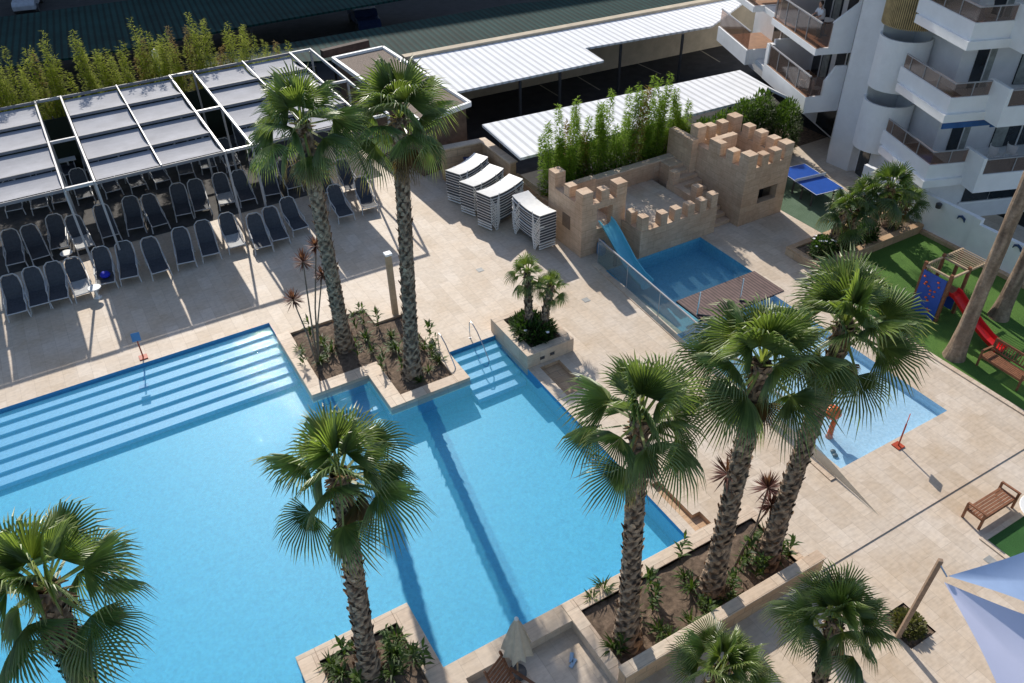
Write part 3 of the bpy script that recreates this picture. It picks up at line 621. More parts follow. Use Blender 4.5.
# spiky red dracaenas
def spiky(base,heads,label,seed,group):
    rnd=random.Random(seed); t=thing('spiky_dracaena',label,'plant',base,0,group); st=MB(); lf=MB(); bs=Vector(base)
    for hd,r in heads:
        hd=Vector(hd); md=bs.lerp(hd,.5)+Vector((rnd.uniform(-.1,.1),rnd.uniform(-.1,.1),0))
        st.col=(.20,.15,.11); st.tube([bs,bs.lerp(hd,.15)+(md-bs)*.1,md,hd],[.035,.03,.026,.02],6)
        for k in range(110):
            a=rnd.random()*6.28; el=rnd.uniform(-.7,1.4); d=Vector((math.cos(a)*math.cos(el),math.sin(a)*math.cos(el),math.sin(el)))
            lf.col=cmix((.07,.025,.03),(.26,.12,.11),rnd.random()); leafquad(lf,hd,d,r*1.15*rnd.uniform(.7,1.1),.02)
    st.build('stem',TRUNK,t); lf.build('leaves',SHRUB,t)
q=lambda px,py,y: None
def atp(px,py,y0):    # point on the vertical plane y=y0
    d=CR*((px-512)/FPX)-CU*((py-341.5)/FPX)+F; t=y0/d.y; return Vector((d.x*t,y0,CH+d.z*t))
bd=at(318,366,-.09)
spiky(bd,[(atp(303,262,bd.y+.2),.42),(atp(293,300,bd.y-.1),.38),(atp(316,246,bd.y+.1),.36),(atp(322,275,bd.y),.33)],'tall red-leaved spiky dracaena with four heads left of the upper left palm trunk',41,'spiky dracaenas')
bd=at(735,566,-.09)
spiky(bd,[(atp(768,488,bd.y+.2),.45),(atp(771,505,bd.y),.36)],'curved spiky dracaena with dark red head between the two leaning palms',42,'spiky dracaenas')
bd=at(716,592,-.09)
spiky(bd,[(atp(728,474,bd.y+.2),.45),(atp(738,462,bd.y+.3),.35)],'spiky dracaena with red head beside the middle leaning palm trunk',43,'spiky dracaenas')
# ------------------------------------------------------------------ pergola (three canopies on steel frames)
ZC=3.9; Y0,Y1=32.55,42.8; YS=[32.7,34.85,37.45,40.05,42.7]
def canopy(x0,x1,label,posts_x):
    t=thing('shade_canopy',label,'pergola',((x0+x1)/2,Y0,0),0,'shade canopies over the sun loungers')
    m=MB()
    for x in (x0,x1): m.box(x-.036,x+.036,Y0,Y1,ZC-.14,ZC)
    m.build('side_beam',STEEL,t)
    xm=(x0+x1)/2; MB().box(xm-.022,xm+.022,Y0+.05,Y1-.05,ZC-.06,ZC+.03).build('centre_beam',STEEL,t)
    for i,y in enumerate((Y0+.04,34.85,37.45,40.05,Y1-.05)):
        MB().box(x0+.05,x1-.05,y-.03,y+.03,ZC-.14,ZC-.02).build('cross_beam',plain('shade_grey_batten',(.20,.20,.22),.6),t)  # crossbars coloured darker than the side beams to paint in their shade
    for i in range(4):
        m=MB(); n=8
        for (a,b_) in ((x0+.07,xm-.04),(xm+.04,x1-.07)):
            vs=[];fs=[]
            for j in range(n+1):
                f=j/n; y=lerp(YS[i]+.07,YS[i+1]-.03,f); z=ZC-.05-.15*f-.13*math.sin(math.pi*f)
                vs+=[(a,y,z),(b_,y,z)]
            for j in range(n): fs.append((2*j,2*j+1,2*j+3,2*j+2))
            m.add(vs,fs)
        m.build('fabric_panel',SCREEN,t)
    for x in (x0,x1):
        for y in (Y0+.06,37.45,Y1-.06):
            MB().box(x-.042,x+.042,y-.042,y+.042,0,ZC-.145).build('post',STEEL,t)
    return t
canopy(-5.6,-.67,'left shade canopy with pale grey fabric panels, cut by the frame edge',0)
canopy(.43,5.38,'middle shade canopy with eight pale grey fabric panels',0)
canopy(6.5,11.45,'right shade canopy with grey fabric panels behind the two tall palm crowns',0)
for i,(a,b_,lb) in enumerate(((-.61,.37,'white metal frame bridging the open gap between left and middle canopy'),(5.44,6.44,'white metal frame bridging the open gap between middle and right canopy'),)):
    t=thing('gap_frame',lb,'frame',((a+b_)/2,Y0,ZC),0,'frames between the canopies')
    for y in (Y0+.05,37.45,Y1-.06): MB().box(a,b_,y-.05,y+.05,ZC-.12,ZC).build('cross_bar',STEEL,t)
FRM=plain('frame_paint',(.52,.53,.55),.5,var=.08); t=thing('end_frame','white metal end frame with two posts at the right end of the pergola','frame',(12.05,Y0,0)); m=MB()
m.box(12.52,12.59,Y0,Y1,ZC-.14,ZC); m.build('side_beam',FRM,t)

for y in (Y0+.05,37.45,Y1-.06): MB().box(11.51,12.5,y-.05,y+.05,ZC-.12,ZC-.005).build('cross_bar',FRM,t)
for y in (Y0+.06,37.45,Y1-.06): MB().box(12.505,12.605,y-.05,y+.05,0,ZC-.165).build('post',STEEL,t)
t=thing('sun_block_screen','dark fabric screen added to block sun behind the pergola in front of the bamboo hedge','fence',(2,43.4,0))  # screen added so low sun does not leak in under the canopies
MB().box(-8,12.9,43.38,43.42,0,2.7).build('fabric_panel',plain('sun_block_mesh',(.012,.02,.014),.9),t)  # panel of the added sun-blocking screen
for k in range(9): MB().box(-8+2.6*k-.03,-8+2.6*k+.03,43.425,43.48,0,2.8).build('post',DARK,t)
# ------------------------------------------------------------------ sun loungers (dark sling, white frame)
def make_lounger(towel=False,label=''):
    t=thing('sun_lounger',label,'sun lounger')
    # feet at y=0 (front), head toward +y
    zs=.38; L1=1.12; ang=R(56); bl=.88
    bp=Vector((0,L1,zs)); bt=bp+Vector((0,math.cos(ang)*bl,math.sin(ang)*bl)); W=.345
    m=MB()
    for s in (-1,1):
        m.tube([(s*W,0,zs-.03),(s*W,.1,zs),(s*W,L1,zs),(s*W,bt.y-.2,bt.z-.3),(s*W*.9,bt.y-.07,bt.z-.09),(s*W*.5,bt.y,bt.z+.02)],.022,6)
        m.tube([(s*W,.45,zs+.2),(s*W,L1+.15,zs+.24)],.024,6); m.tube([(s*W,.47,zs+.2),(s*W,.42,zs)],.018,6)
    m.tube([(-W*.5,bt.y,bt.z+.02),(W*.5,bt.y,bt.z+.02)],.02,6); m.tube([(-W,0,zs-.03),(W,0,zs-.03)],.022,6)
    m.build('frame',LFRAME,t,world=False)
    for s in (-1,1):
        for y in (.12,1.30):
            MB().tube([(s*W,y,zs),(s*(W+.03),y-.06 if y<1 else y+.06,0)],[.024,.03],6).build('leg',LFRAME,t,world=False)
    n=10; vs=[];fs=[]
    path=[(0.02,zs-.01),(.25,zs-.03),(.6,zs-.045),(L1-.05,zs-.01),(L1+.05,zs+.06)]+[(L1+math.cos(ang)*bl*f,zs+math.sin(ang)*bl*f) for f in (.3,.55,.8,.97)]
    for i,(y,z) in enumerate(path):
        w_=(W-.03)*([1]*6+[.97,.86,.55])[i]
        for j in range(5): 
            u=j/4*2-1; vs.append((u*w_,y,z-.02*(1-u*u)+.01))
    for i in range(len(path)-1):
        for j in range(4): fs.append((i*5+j,i*5+j+1,(i+1)*5+j+1,(i+1)*5+j))
    k=4*4 if towel else 0
    if towel:
        MB().add(vs[:20],[f for f in fs if max(f)<20]).build('seat_sling',plain('pale_grey_sling',(.42,.42,.42),.7),t,world=False)
        MB().add(vs[15:],[tuple(q-15 for q in f) for f in fs if min(f)>=15]).build('back_sling',SLING,t,world=False)
    else: MB().add(vs,fs).build('sling',SLING,t,world=False)
    return t
LG='dark sun loungers set out in rows under the pergola'
lo_d=make_lounger(False); lo_t=make_lounger(True)
rows=[('front row',[(14,301),(36,292),(55,287),(81,280,1),(101,272),(124,267),(155,259),(180,250),(205,242),(232,236,1),(257,236),(274,228),(294,219),(339,205),(364,198)]),
 ('second row',[(12,252),(37,245),(55,237),(82,235,1),(106,225),(132,219),(156,214),(180,205),(197,200),(221,193,1),(243,190),(268,186),(290,179),(322,184),(348,180)]),
 ('third row',[(12,201),(37,197),(57,192),(82,188),(110,182),(135,176),(158,172),(182,166),(204,160),(228,156),(250,152)]),
 ('back row',[(0,178),(22,174),(44,170),(66,166),(88,160),(240,138),(262,142)])]
used=set(); ordn=['first','second','third','fourth','fifth','sixth','seventh','eighth','ninth','tenth','eleventh','twelfth','thirteenth','fourteenth','fifteenth']
for rn,L in rows:
    for i,e in enumerate(L):
        tw=len(e)>2; src=lo_t if tw else lo_d
        c=at(e[0],e[1],.45); loc=(c.x,c.y-.85,0)
        lb=('%s sun lounger, %s from the left in the %s under the pergola'%('half white' if tw else 'charcoal',ordn[i],rn))
        rz=R(random.uniform(-7,7)-(2 if i<10 else 6)); loc=(loc[0]+random.uniform(-.04,.04),loc[1]+random.uniform(-.12,.12),0)
        if tw in used: dup(src,loc,rz,lb,LG)
        else: src.location=loc; src.rotation_euler=(0,0,rz); src['label']=lb; src['group']=LG; used.add(tw)
tag(MB().lathe((0,0,0),[(.02,0),(.17,.05),(.2,.12),(.15,.2),(.04,.23)],14).build('beach_bag',plain('blue_bag',(.01,.02,.45),.6),smooth=True),'bright blue round beach bag lying on a front row lounger seat','bag').location=at(106,277,.36)
# white round side tables between loungers
def side_table(p,label):
    t=thing('side_table',label,'table',p,0,'small round white tables among the loungers'); p=Vector(p)
    MB().lathe(p+Vector((0,0,.42)),[(.24,0),(.25,.02),(.24,.04)],18).build('tabletop',WHPL,t); MB().lathe(p,[(.16,0),(.05,.05),(.04,.42)],12).build('leg',WHPL,t)
side_table(tuple(at(70,262,0)),'round white side table between the third and fourth loungers at left')
side_table(tuple(at(98,297,0)),'white side table standing in front of the pergola post at left')
# ------------------------------------------------------------------ stacked white loungers beside the castle
def make_stack_bed():
    t=thing('stacked_sunbed','','sun lounger'); W=.33; L=1.75; zs=.34
    n=12; m=MB(); vs=[];fs=[]
    def zc(f): return zs+.10*(2*f-1)**2
    for i in range(n+1):
        f=i/n; y=L*f
        vs+=[(-W,y,zc(f)),(W,y,zc(f)),(-W,y,zc(f)-.022),(W,y,zc(f)-.022)]
    for i in range(n):
        a=i*4; b_=a+4; fs+=[(a,a+1,b_+1,b_),(a+2,b_+2,b_+3,a+3),(a,b_,b_+2,a+2),(a+1,a+3,b_+3,b_+1)]
    fs+=[(0,2,3,1),(n*4,n*4+1,n*4+3,n*4+2)]
    m.add(vs,fs).build('bed_panel',WHPL,t,world=False)
    vs=[(a*.96,b_,c-.03) for a,b_,c in vs]; vs2=[]
    for i in range(0,len(vs),4): vs2+=[vs[i],vs[i+1],(vs[i+2][0],vs[i+2][1],vs[i+2][2]-.045),(vs[i+3][0],vs[i+3][1],vs[i+3][2]-.045)]
    MB().add(vs2,fs).build('sling',SLING,t,world=False)  # dark filler standing in for shade between stacked beds
    for y in (.03,L-.49):
        for q in (-1,1):
            x=q*(W-.01); zt=zs+.05; m=MB()
            m.bar((x,y,zt),(x+q*.05,y+.20,0.03),.022,.026,up=(1,0,0)); m.bar((x,y+.46,zt),(x+q*.05,y+.26,0.03),.022,.026,up=(1,0,0)); m.bar((x+q*.05,y+.17,0.03),(x+q*.05,y+.29,0.03),.03,.04)
            m.build('leg',WHPL,t,world=False)
    for s in (0,1):
        y=.04 if not s else L-.04
        MB().box(-W,W,y-.02,y+.02,.06,.1).build('foot_rail',WHPL,t,world=False)
    return t
sb=make_stack_bed(); first=True
stacks=[((14.35,30.25),R(-66),9,'stack by the low stone wall'),((14.35,28.95),R(-68),9,'second stack from the wall'),((14.4,27.5),R(-72),10,'third stack, longest seen end-on'),((15.85,24.65),R(2),10,'stack nearest the castle tower')]
for (x,y),rz,n,lb in stacks:
    for k in range(n):
        pos='bottom bed of the' if k==0 else ('top bed of the' if k==n-1 else '%s bed up in the'%ordn[k])
        l2='white plastic sunbed, '+pos+' '+lb
        loc=(x+random.uniform(-.012,.012),y+random.uniform(-.012,.012),.128*k); rr=rz+R(random.uniform(-.8,.8))
        if first: sb.location=loc; sb.scale=(1.22,)*3; sb.rotation_euler=(0,0,rr); sb['label']=l2; sb['group']='white plastic sunbeds in stacks'; first=False
        else: dup(sb,loc,rr,l2,'white plastic sunbeds in stacks')
p=at(478,160,1.35); m=MB()
for k in range(5): m.obox((p.x+k*.02,p.y+.1*k,.95+.07*k),(1.1,.55,.05),Matrix.Rotation(R(-18),3,'Z'))
m.build('folded_cushions',NAVY,None,origin=(p.x,p.y,.9)); o=bpy.data.objects['folded_cushions']; tag(o,'pile of dark navy folded cushions behind the white sunbed stacks','cushions')
# low stone wall round the stacks
t=thing('stone_wall','low stone wall corner behind the stacked white sunbeds','wall',(17.3,31,0)); m=MB()
m.prism([(15.0,32.75),(17.2,32.45),(17.2,32.15),(15.0,32.4)],0,1.62); m.prism([(16.9,32.14),(17.2,32.14),(17.2,29.5),(16.9,29.5)],0,1.62); m.build('wall',PWALL,t)
m=MB(); m.prism([(14.95,32.8),(17.25,32.5),(17.25,29.45),(16.85,29.45),(16.85,32.1),(14.95,32.35)],1.622,1.68); m.build('wall_cap',COPING,t)
tag(MB().box(17.0,17.3,26.32,29.5,0,1.05).build('boundary_wall',PWALL),'short stone boundary wall between sunbed stacks and bamboo','wall')
# ------------------------------------------------------------------ castle
def merlon(m,x,y,z0,z1,s=.46,sy=None):
    sy=sy or s; m.box(x-s/2,x+s/2,y-sy/2,y+sy/2,z0,z1)
cs=thing('toy_castle','sand-coloured stone play castle with battlements behind the childrens pool','castle',(21,24,0))
m=MB(); x0,x1,y0,y1=16.62,18.75,23.38,25.85; th=.36
m.box(x0,17.35,y0,y0+th,0,2.3); m.box(18.12,x1,y0,y0+th,0,2.3); m.box(17.352,18.118,y0+.004,y0+th-.004,0,1.12); m.box(17.352,18.118,y0+.003,y0+th-.003,2.02,2.298)
m.box(x0,x0+th,y0+th+.002,y1,0,2.3); m.box(x0+th+.002,x1,y1-th,y1,0,2.1); m.box(x1-th,x1,y0+th+.002,y1-th-.002,0,1.5)
m.build('left_tower_wall',WALLST,cs)
m=MB(); m.box(x0+th,x1-th,y0+th,y1-th,1.0,1.1); m.build('tower_floor',DECK,cs)
for (x,y,zt,s) in ((16.86,23.62,2.87,.5),(16.84,24.55,2.76,.38),(16.86,25.6,2.95,.5),(17.72,23.58,2.78,.38),(18.5,23.6,2.88,.5)):
    mm=MB(); merlon(mm,x,y,2.302,zt,s); mm.build('merlon',WALLST,cs)
m=MB(); m.box(18.6,22.6,22.08,22.42,-.6,1.22); m.box(18.6,18.95,22.422,23.36,-.6,1.22); m.box(22.26,22.6,22.422,25.0,0,1.22); m.build('front_wall',WALLST,cs)
for (x,y,zt) in ((18.82,22.3,1.78),(19.75,22.26,1.7),(20.45,22.26,1.7),(21.15,22.26,1.7),(21.8,22.26,1.7),(22.4,22.28,1.8),(22.43,23.25,1.7),(22.43,24.75,1.75),(18.8,23.0,1.7)):
    mm=MB(); merlon(mm,x,y,1.222,zt+.04,.34,.36); mm.build('merlon',WALLST,cs)
m=MB(); m.box(18.96,22.255,22.425,26.0,.8,.9); m.build('platform',DECK,cs)
m=MB(); m.box(17.0,23.7,26.0,26.3,-.02,1.7); m.build('back_wall',WALLST,cs); m=MB(); m.box(16.98,23.7,25.96,26.34,1.702,1.76); m.build('wall_cap',COPING,cs)
m=MB()
for k in range(10): m.box(22.62,23.72,22.35+.33*k,22.35+.33*(k+1) if k<9 else 25.98,0 if k==0 else 0.001*k,.17*(k+1))
m.build('stairs',WALLST,cs)
x0,x1,y0,y1=23.75,26.28,21.88,25.48
m=MB(); zt=2.62
m.box(x0,24.68,y0,y0+.34,0,zt); m.box(25.75,x1,y0,y0+.34,0,zt); m.box(24.682,25.748,y0+.003,y0+.337,0,.85); m.box(24.682,25.748,y0+.003,y0+.337,1.52,zt-.003)
m.box(x0,x0+.34,y0+.342,y1,0,zt); m.box(x1-.34,x1,y0+.342,y1,0,zt); m.box(x0+.342,x1-.342,y1-.34,y1,0,zt+.0)
m.build('right_tower_wall',WALLST,cs)
m=MB(); m.box(x0+.3,x1-.3,y0+.3,y1-.3,1.9,2.0); m.build('tower_floor',DECK,cs)
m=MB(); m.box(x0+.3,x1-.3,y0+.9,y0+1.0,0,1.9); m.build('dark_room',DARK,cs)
m=MB(); m.box(23.4,23.74,24.9,26.5,0,2.9); m.build('stair_wall',WALLST,cs)
for (x,y,z2,s) in ((24.0,22.12,3.26,.5),(24.72,22.06,3.12,.38),(25.38,22.06,3.15,.40),(26.05,22.12,3.28,.48),(23.93,22.95,3.12,.4),(23.98,25.25,3.35,.48),(24.7,25.3,3.2,.40),(25.4,25.3,3.2,.4),(26.05,25.25,3.35,.5),(26.1,24.35,3.2,.42),(26.1,23.6,3.2,.42),(26.1,22.85,3.2,.42)):
    mm=MB(); merlon(mm,x,y,zt+.002,z2,s); mm.build('merlon',WALLST,cs)
m=MB(); m.box(23.7,25.0,23.9,24.2,zt+.003,3.2); m.box(23.7,24.05,23.5,23.898,zt+.003,3.2); m.build('inner_wall',WALLST,cs)
m=MB(); m.box(16.60,16.618,24.2,24.75,.9,1.5); m.build('niche_shade_panel',plain('niche_shade',(.20,.14,.10),.8),cs)  # flat dark panel; its colour stands in for the shade of a recess
# water slide
sl_=thing('water_slide','aqua blue water slide dropping from the castle tower door into the pool','slide',(17.7,22,0)); m=MB()
path=[(17.74,23.36,1.22),(17.74,23.1,1.16),(17.72,22.6,.9),(17.68,22.0,.55),(17.62,21.4,.24),(17.58,20.8,.06),(17.55,20.2,.0)]
vs=[];fs=[]; sec=[(-.30,.24),(-.27,.08),(-.17,0),(0,-.03),(.17,0),(.27,.08),(.30,.24)]
for (x,y,z) in path:
    for (a,c) in sec: vs.append((x+a,y,z+c))
for i in range(len(path)-1):
    for j in range(6): fs.append((i*7+j,i*7+j+1,(i+1)*7+j+1,(i+1)*7+j))
m.add(vs,fs).build('chute',SLIDE,sl_,smooth=True)
for s in (-.31,.31): MB().tube([(x+s,y,z+.27) for x,y,z in path],.03,6).build('side_rail',SLIDE,sl_)
m=MB(); m.box(17.4,17.5,22.1,22.2,-.5,.55); m.box(17.9,18.0,22.1,22.2,-.5,.55); m.build('support',DARK,sl_)
# glass fence along the small pool
gf=thing('glass_fence','glass panel fence with pale top rail along the left side of the childrens pools','fence',(16.7,16,0))
def fx(y): return lerp(17.0,16.2,(22.7-y)/13.3)
ends=[22.7,20.6,18.5,16.4,14.3,12.0]
for i in range(len(ends)-1):
    a,b_=ends[i],ends[i+1]; MB().prism([(fx(a)-.008,a-.03),(fx(a)+.008,a-.03),(fx(b_)+.008,b_+.03),(fx(b_)-.008,b_+.03)],.06,1.1).build('glass_panel',GLASSP,gf)
MB().bar((fx(22.7),22.7,1.12),(fx(12.0),12.0,1.12),.05,.04).build('top_rail',STEEL,gf)
for y in ends: MB().box(fx(y)-.01,fx(y)+.01,y-.012,y+.012,0,1.1).build('post',STEEL,gf)
MB().add([(fx(11.9),11.9,.02),(fx(11.9),11.9,.75),(fx(7.9),7.9,.02)],[(0,1,2)]).build('glass_wedge',glassy('grey_glass',(.42,.43,.42),.35),gf)
tag(MB().prism([(fx(22.7)-.28,22.7),(fx(22.7)-.05,22.7),(fx(9.5)-.02,9.5),(fx(9.5)-.25,9.5)],0.004,.04).build('pool_edge_kerb',COPING),kind='structure')
tag(MB().lathe((0,0,0),[(.16,0),(.2,.1),(.19,.5),(.1,.62)],14).build('waste_bag',plain('blue_plastic',(.12,.25,.45),.4),smooth=True),'crumpled blue plastic sack at the foot of the castle tower by the slide','sack').location=at(601,254,0)
# brown bridge between the two small pools
br=thing('footbridge','dark brown board bridge crossing between castle pool and kids pool','bridge',(19.8,18,0))
MB().box(17.95,21.9,17.28,18.9,-.05,.03).build('deck_boards',BRDG,br)
for (px,py,tx,ty) in ((697,315,701,284),(739.5,301,746,269)):
    p=at(px,py,.03); MB().tube([(p.x,p.y,.03),(p.x,p.y,1.05)],.03,8).build('post',CHROME,br)
    MB().tube([(p.x,p.y,.06),(p.x+.35,p.y-.35,.06)],.03,6).build('foot_bracket',DARK,br)
# ------------------------------------------------------------------ pool handrails
for i,(px,py) in enumerate(((441,352),(472,340))):
    p=at(px,py,0); t=thing('pool_handrail',['left','right'][i]+' curved steel handrail at the small pool steps','handrail',p,0,'handrails at the pool steps'); 
    x,y=p.x,p.y+.15
    MB().tube([(x,y,0),(x,y,.55),(x,y-.03,.72),(x,y-.12,.8),(x,y-.25,.8),(x+.02,y-.55,.62),(x+.02,y-1.0,.25),(x+.02,y-1.35,-.1),(x+.02,y-1.5,-.5),(x+.02,y-1.5,-.9)],.02,8).build('rail',CHROME,t)
    MB().lathe((x,y,0),[(.05,0),(.05,.015)],12).build('base_plate',CHROME,t)
# wooden light post
p=Vector((8.54,23.78,0)); t=thing('wooden_post','square pale wooden light post behind the L-shaped planter','post',p)
MB().box(p.x-.1,p.x+.1,p.y-.1,p.y+.1,0,2.6).build('shaft',WOODL,t,bevel=.01); MB().box(p.x-.13,p.x+.13,p.y-.13,p.y+.13,2.6,2.68).build('cap',WHITE,t,bevel=.01)
# sign stands
def stand(base,hgt,nrm,label,bm,top=None):
    t=thing('sign_stand',label,'sign',base,0,'small signs on posts at the pool edges'); b_=Vector(base)
    MB().box(b_.x-.14,b_.x+.14,b_.y-.14,b_.y+.14,b_.z,b_.z+.035).build('base_plate',REDM,t,bevel=.005); MB().tube([b_,b_+Vector((0,0,hgt-.28))],.025,8).build('pole',REDM,t)
    n=Vector(nrm).normalized(); s=Vector((-n.y,n.x,0)); c=b_+Vector((0,0,hgt-.14)); up=(Vector((0,0,1))-n*n.z).normalized()
    M3=Matrix((s,n,up)).transposed(); MB().obox(c,(.34,.025,.30),M3).build('board',bm,t,bevel=.004)
stand(tuple(at(898,446,0)),1.2,(-.45,.89,0),'red metal sign stand at the near edge of the kids pool',REDM)
stand(tuple(at(144,359,0)+Vector((0,.1,0))),1.05,(-.1,-.8,.5),'small blue sign on an orange pole at the far pool edge','x' and plain('blue_sign',(.12,.28,.5),.4))
# orange water toy
p=at(829,437,-.34); t=thing('water_toy','orange round-topped spray toy standing in the kids pool behind the palm','water toy',p)
MB().lathe(p,[(.12,0),(.09,.1),(.08,.55),(.07,.75)],14).build('stem',ORNG,t,smooth=True); MB().lathe(p+Vector((0.05,0.15,.7)),[(.02,0),(.2,.06),(.27,.2),(.2,.36),(.02,.42)],18).build('head',ORNG,t,smooth=True)
for i,(px,py) in enumerate(((833,452),(835,456))):
    p=at(px,py,-.33); o=MB().lathe((0,0,0),[(.03,0),(.09,.02),(.08,.05),(.01,.06)],10).build('rubber_disc',DARK,smooth=True); o.location=p; tag(o,('upper' if i==0 else 'lower')+' of two small black discs lying on the kids pool floor','disc','black discs in the kids pool')
# ------------------------------------------------------------------ table tennis table
t=thing('table_tennis_table','blue table tennis table in the shade beside the taller castle tower','table',(28.5,22.45,0),R(-8))
for s in (-1,1): MB().box(-.76,.76,.01 if s>0 else -1.37,1.37 if s>0 else -.01,.73,.76).build('tabletop',TTB,t,world=False)
m=MB(); e=.763
for a in (( -.76,-.74,-1.37,1.37),(.74,.76,-1.37,1.37),(-.74,.74,-1.37,-1.35),(-.74,.74,1.35,1.37)): m.box(a[0],a[1],a[2],a[3],.7602,e)
m.build('white_lines',WHPL,t,world=False); MB().box(-.85,.85,-.006,.006,.765,.91).build('net',WHPL,t,world=False)
for x in (-.6,.6):
    for y in (-1.0,-.3,.3,1.0): MB().box(x-.03,x+.03,y-.03,y+.03,0,.73).build('leg',DARK,t,world=False)
# ------------------------------------------------------------------ playground
pf=thing('climbing_frame','wooden play tower with blue climbing board and ladder bars on the lawn','play tower',(25.6,13.5,0))
m=MB()
for (x,y) in ((25.12,13.0),(25.12,14.05),(26.1,13.0),(26.1,14.05),(27.2,13.0),(27.2,14.05)): MB().box(x-.05,x+.05,y-.05,y+.05,0,2.0 if x<27 else 1.7).build('post',WOOD,pf)
m.box(25.03,25.07,13.06,13.99,0.02,1.72); m.build('climbing_board',BLUEP,pf)
m=MB()
for k in range(14):
    rr=random.Random(k); y=rr.uniform(13.15,13.9); z=rr.uniform(.15,1.6); m.lathe((25.01,y,z),[(.045,-.02),(.05,0),(.02,.03)],7)
m.build('climbing_hold',ORNG,pf)
m=MB()
for (a,c) in (((25.12,13),(25.12,14.05)),((25.12,14.05),(26.1,14.05)),((26.1,13),(26.1,14.05)),((25.12,13),(26.1,13)),((26.1,13),(27.2,13)),((26.1,14.05),(27.2,14.05))): m.bar((*a,1.86),(*c,1.86),.07,.07)
m.build('top_beam',WOODL,pf)
m=MB()
for k in range(8): m.tube([(26.2+.13*k,13.0,1.9),(26.2+.13*k,14.05,1.9)],.02,6)
for k in range(7): m.tube([(25.3+.13*k,14.05,1.0),(25.3+.13*k,14.05,1.8)],.018,6)
m.build('rungs',WOODL,pf); MB().box(25.15,26.08,13.05,14.0,.95,1.02).build('platform',WOOD,pf)
m=MB(); m.box(26.06,26.1,13.1,13.95,.1,1.0); m.build('side_board',BLUEP,pf)
ps=thing('play_slide','bright red plastic slide running from the play tower towards the lawn edge','slide',(25.5,11.8,0)); m=MB()
path=[(25.55,13.0,1.1),(25.53,12.8,1.08),(25.5,12.3,.78),(25.45,11.7,.48),(25.4,11.2,.28),(25.35,10.8,.2),(25.33,10.55,.2)]
sec=[(-.26,.16),(-.22,.0),(.22,.0),(.26,.16)]; vs=[];fs=[]
for (x,y,z) in path:
    for (a,c) in sec: vs.append((x+a,y,z+c))
    for (a,c) in sec[::-1]: vs.append((x+a*.92,y,z+c-.04))
for i in range(len(path)-1):
    for j in range(8): fs.append((i*8+j,i*8+(j+1)%8,(i+1)*8+(j+1)%8,(i+1)*8+j))
m.add(vs,fs).build('chute',REDP,ps,bevel=.01); m=MB(); m.box(25.15,25.2,10.7,10.75,0,.2); m.box(25.48,25.53,10.7,10.75,0,.2); m.build('foot',REDP,ps)
# ------------------------------------------------------------------ benches
def bench(loc,rz,label,back,L=1.5):
    t=thing('wooden_bench',label,'bench',loc,rz,'wooden benches'); h=L/2
    for k in range(6): 
        y=.04+.085*k; MB().box(-h+.05,h-.05,y-.033,y+.033,.42,.445).build('seat_slat',WOOD,t,world=False)
    for s in (-1,1):
        x=s*(h-.03)
        for y in (0,.5):
            hh=.64 if y==0 else (.9 if back else .62); MB().bar((x,y,0),(x,y+(.10 if (y and back) else 0),hh),.06,.06,up=(0,1,0)).build('leg',WOOD,t,world=False)
        MB().bar((x,-.04,.65),(x,.52,.63),.065,.035).build('armrest',WOOD,t,world=False); MB().bar((x,0,.4),(x,.5,.4),.04,.06).build('side_rail',WOOD,t,world=False)
    m=MB(); m.box(-h,h,-.005,.025,.36,.42); m.build('front_rail',WOOD,t,world=False)
    if back:
        m=MB(); m.bar((-h,.6,.9),(h,.6,.9),.04,.08,up=(0,0,1)); m.bar((-h,.53,.52),(h,.53,.52),.035,.05); m.build('back_rail',WOOD,t,world=False)
        m=MB()
        for k in range(15): xx=-h+.1+(L-.2)*k/14; m.bar((xx,.535,.53),(xx,.595,.88),.03,.016,up=(0,1,0))
        m.build('back_slats',WOOD,t,world=False)
bench((18.8,6.2,-.08),0,'brown wooden bench without backrest on the deck at the right edge',False,1.52)
bench((24.15,9.9,.0),R(90)-R(182),'slatted wooden bench with backrest on the lawn below the red slide',True,1.55)
p=at(1046,511,.65); p.z=-.03; t=thing('round_table','white round garden table cut by the right edge beside the bench','table',p)
MB().lathe(p+Vector((0,0,.66)),[(.62,0),(.64,.02),(.62,.04)],32).build('tabletop',WHPL,t); MB().lathe(p,[(.3,0),(.06,.06),(.045,.66)],14).build('leg',WHPL,t)
# ------------------------------------------------------------------ shade sails and mast
mt=at(941,560,3.0); mb=Vector((13.5,5.13,-.08))
t=thing('sail_mast','leaning pale wooden mast holding the shade sails, standing in a small bed','mast',mb)
MB().bar(mb,mt,.10,.10).build('shaft',plain('weathered_wood',(.30,.21,.15),.8,var=.3,scale=8),t,bevel=.01)
m=MB(); m.tube([mt-Vector((0,0,.12)),at(947,577,2.75)],.02,6); m.build('turnbuckle',CHROME,t)
def sail(c,label,mat,sag,belly=.15):
    c=[Vector(q) for q in c]; cen=sum(c,Vector())/len(c); m=MB(); n=12; ring=[]
    for i in range(len(c)):
        a,b_=c[i],c[(i+1)%len(c)]
        for k in range(n):
            f=k/n; p=a.lerp(b_,f); ring.append(p+(cen-p)*sag*math.sin(math.pi*f))
    K=len(ring); vs=[];fs=[]; S=8
    for s in range(S):
        g=1-s/S
        for p in ring: q=cen.lerp(p,g); vs.append(q-Vector((0,0,belly*(1-g*g))))
    vs.append(cen-Vector((0,0,belly)))
    for s in range(S-1):
        for k in range(K): fs.append((s*K+k,s*K+(k+1)%K,(s+1)*K+(k+1)%K,(s+1)*K+k))
    for k in range(K): fs.append(((S-1)*K+k,(S-1)*K+(k+1)%K,S*K))
    o=m.add(vs,fs).build('shade_sail',mat,None,smooth=True,origin=tuple(c[0])); tag(o,label,'shade sail','shade sails'); return o
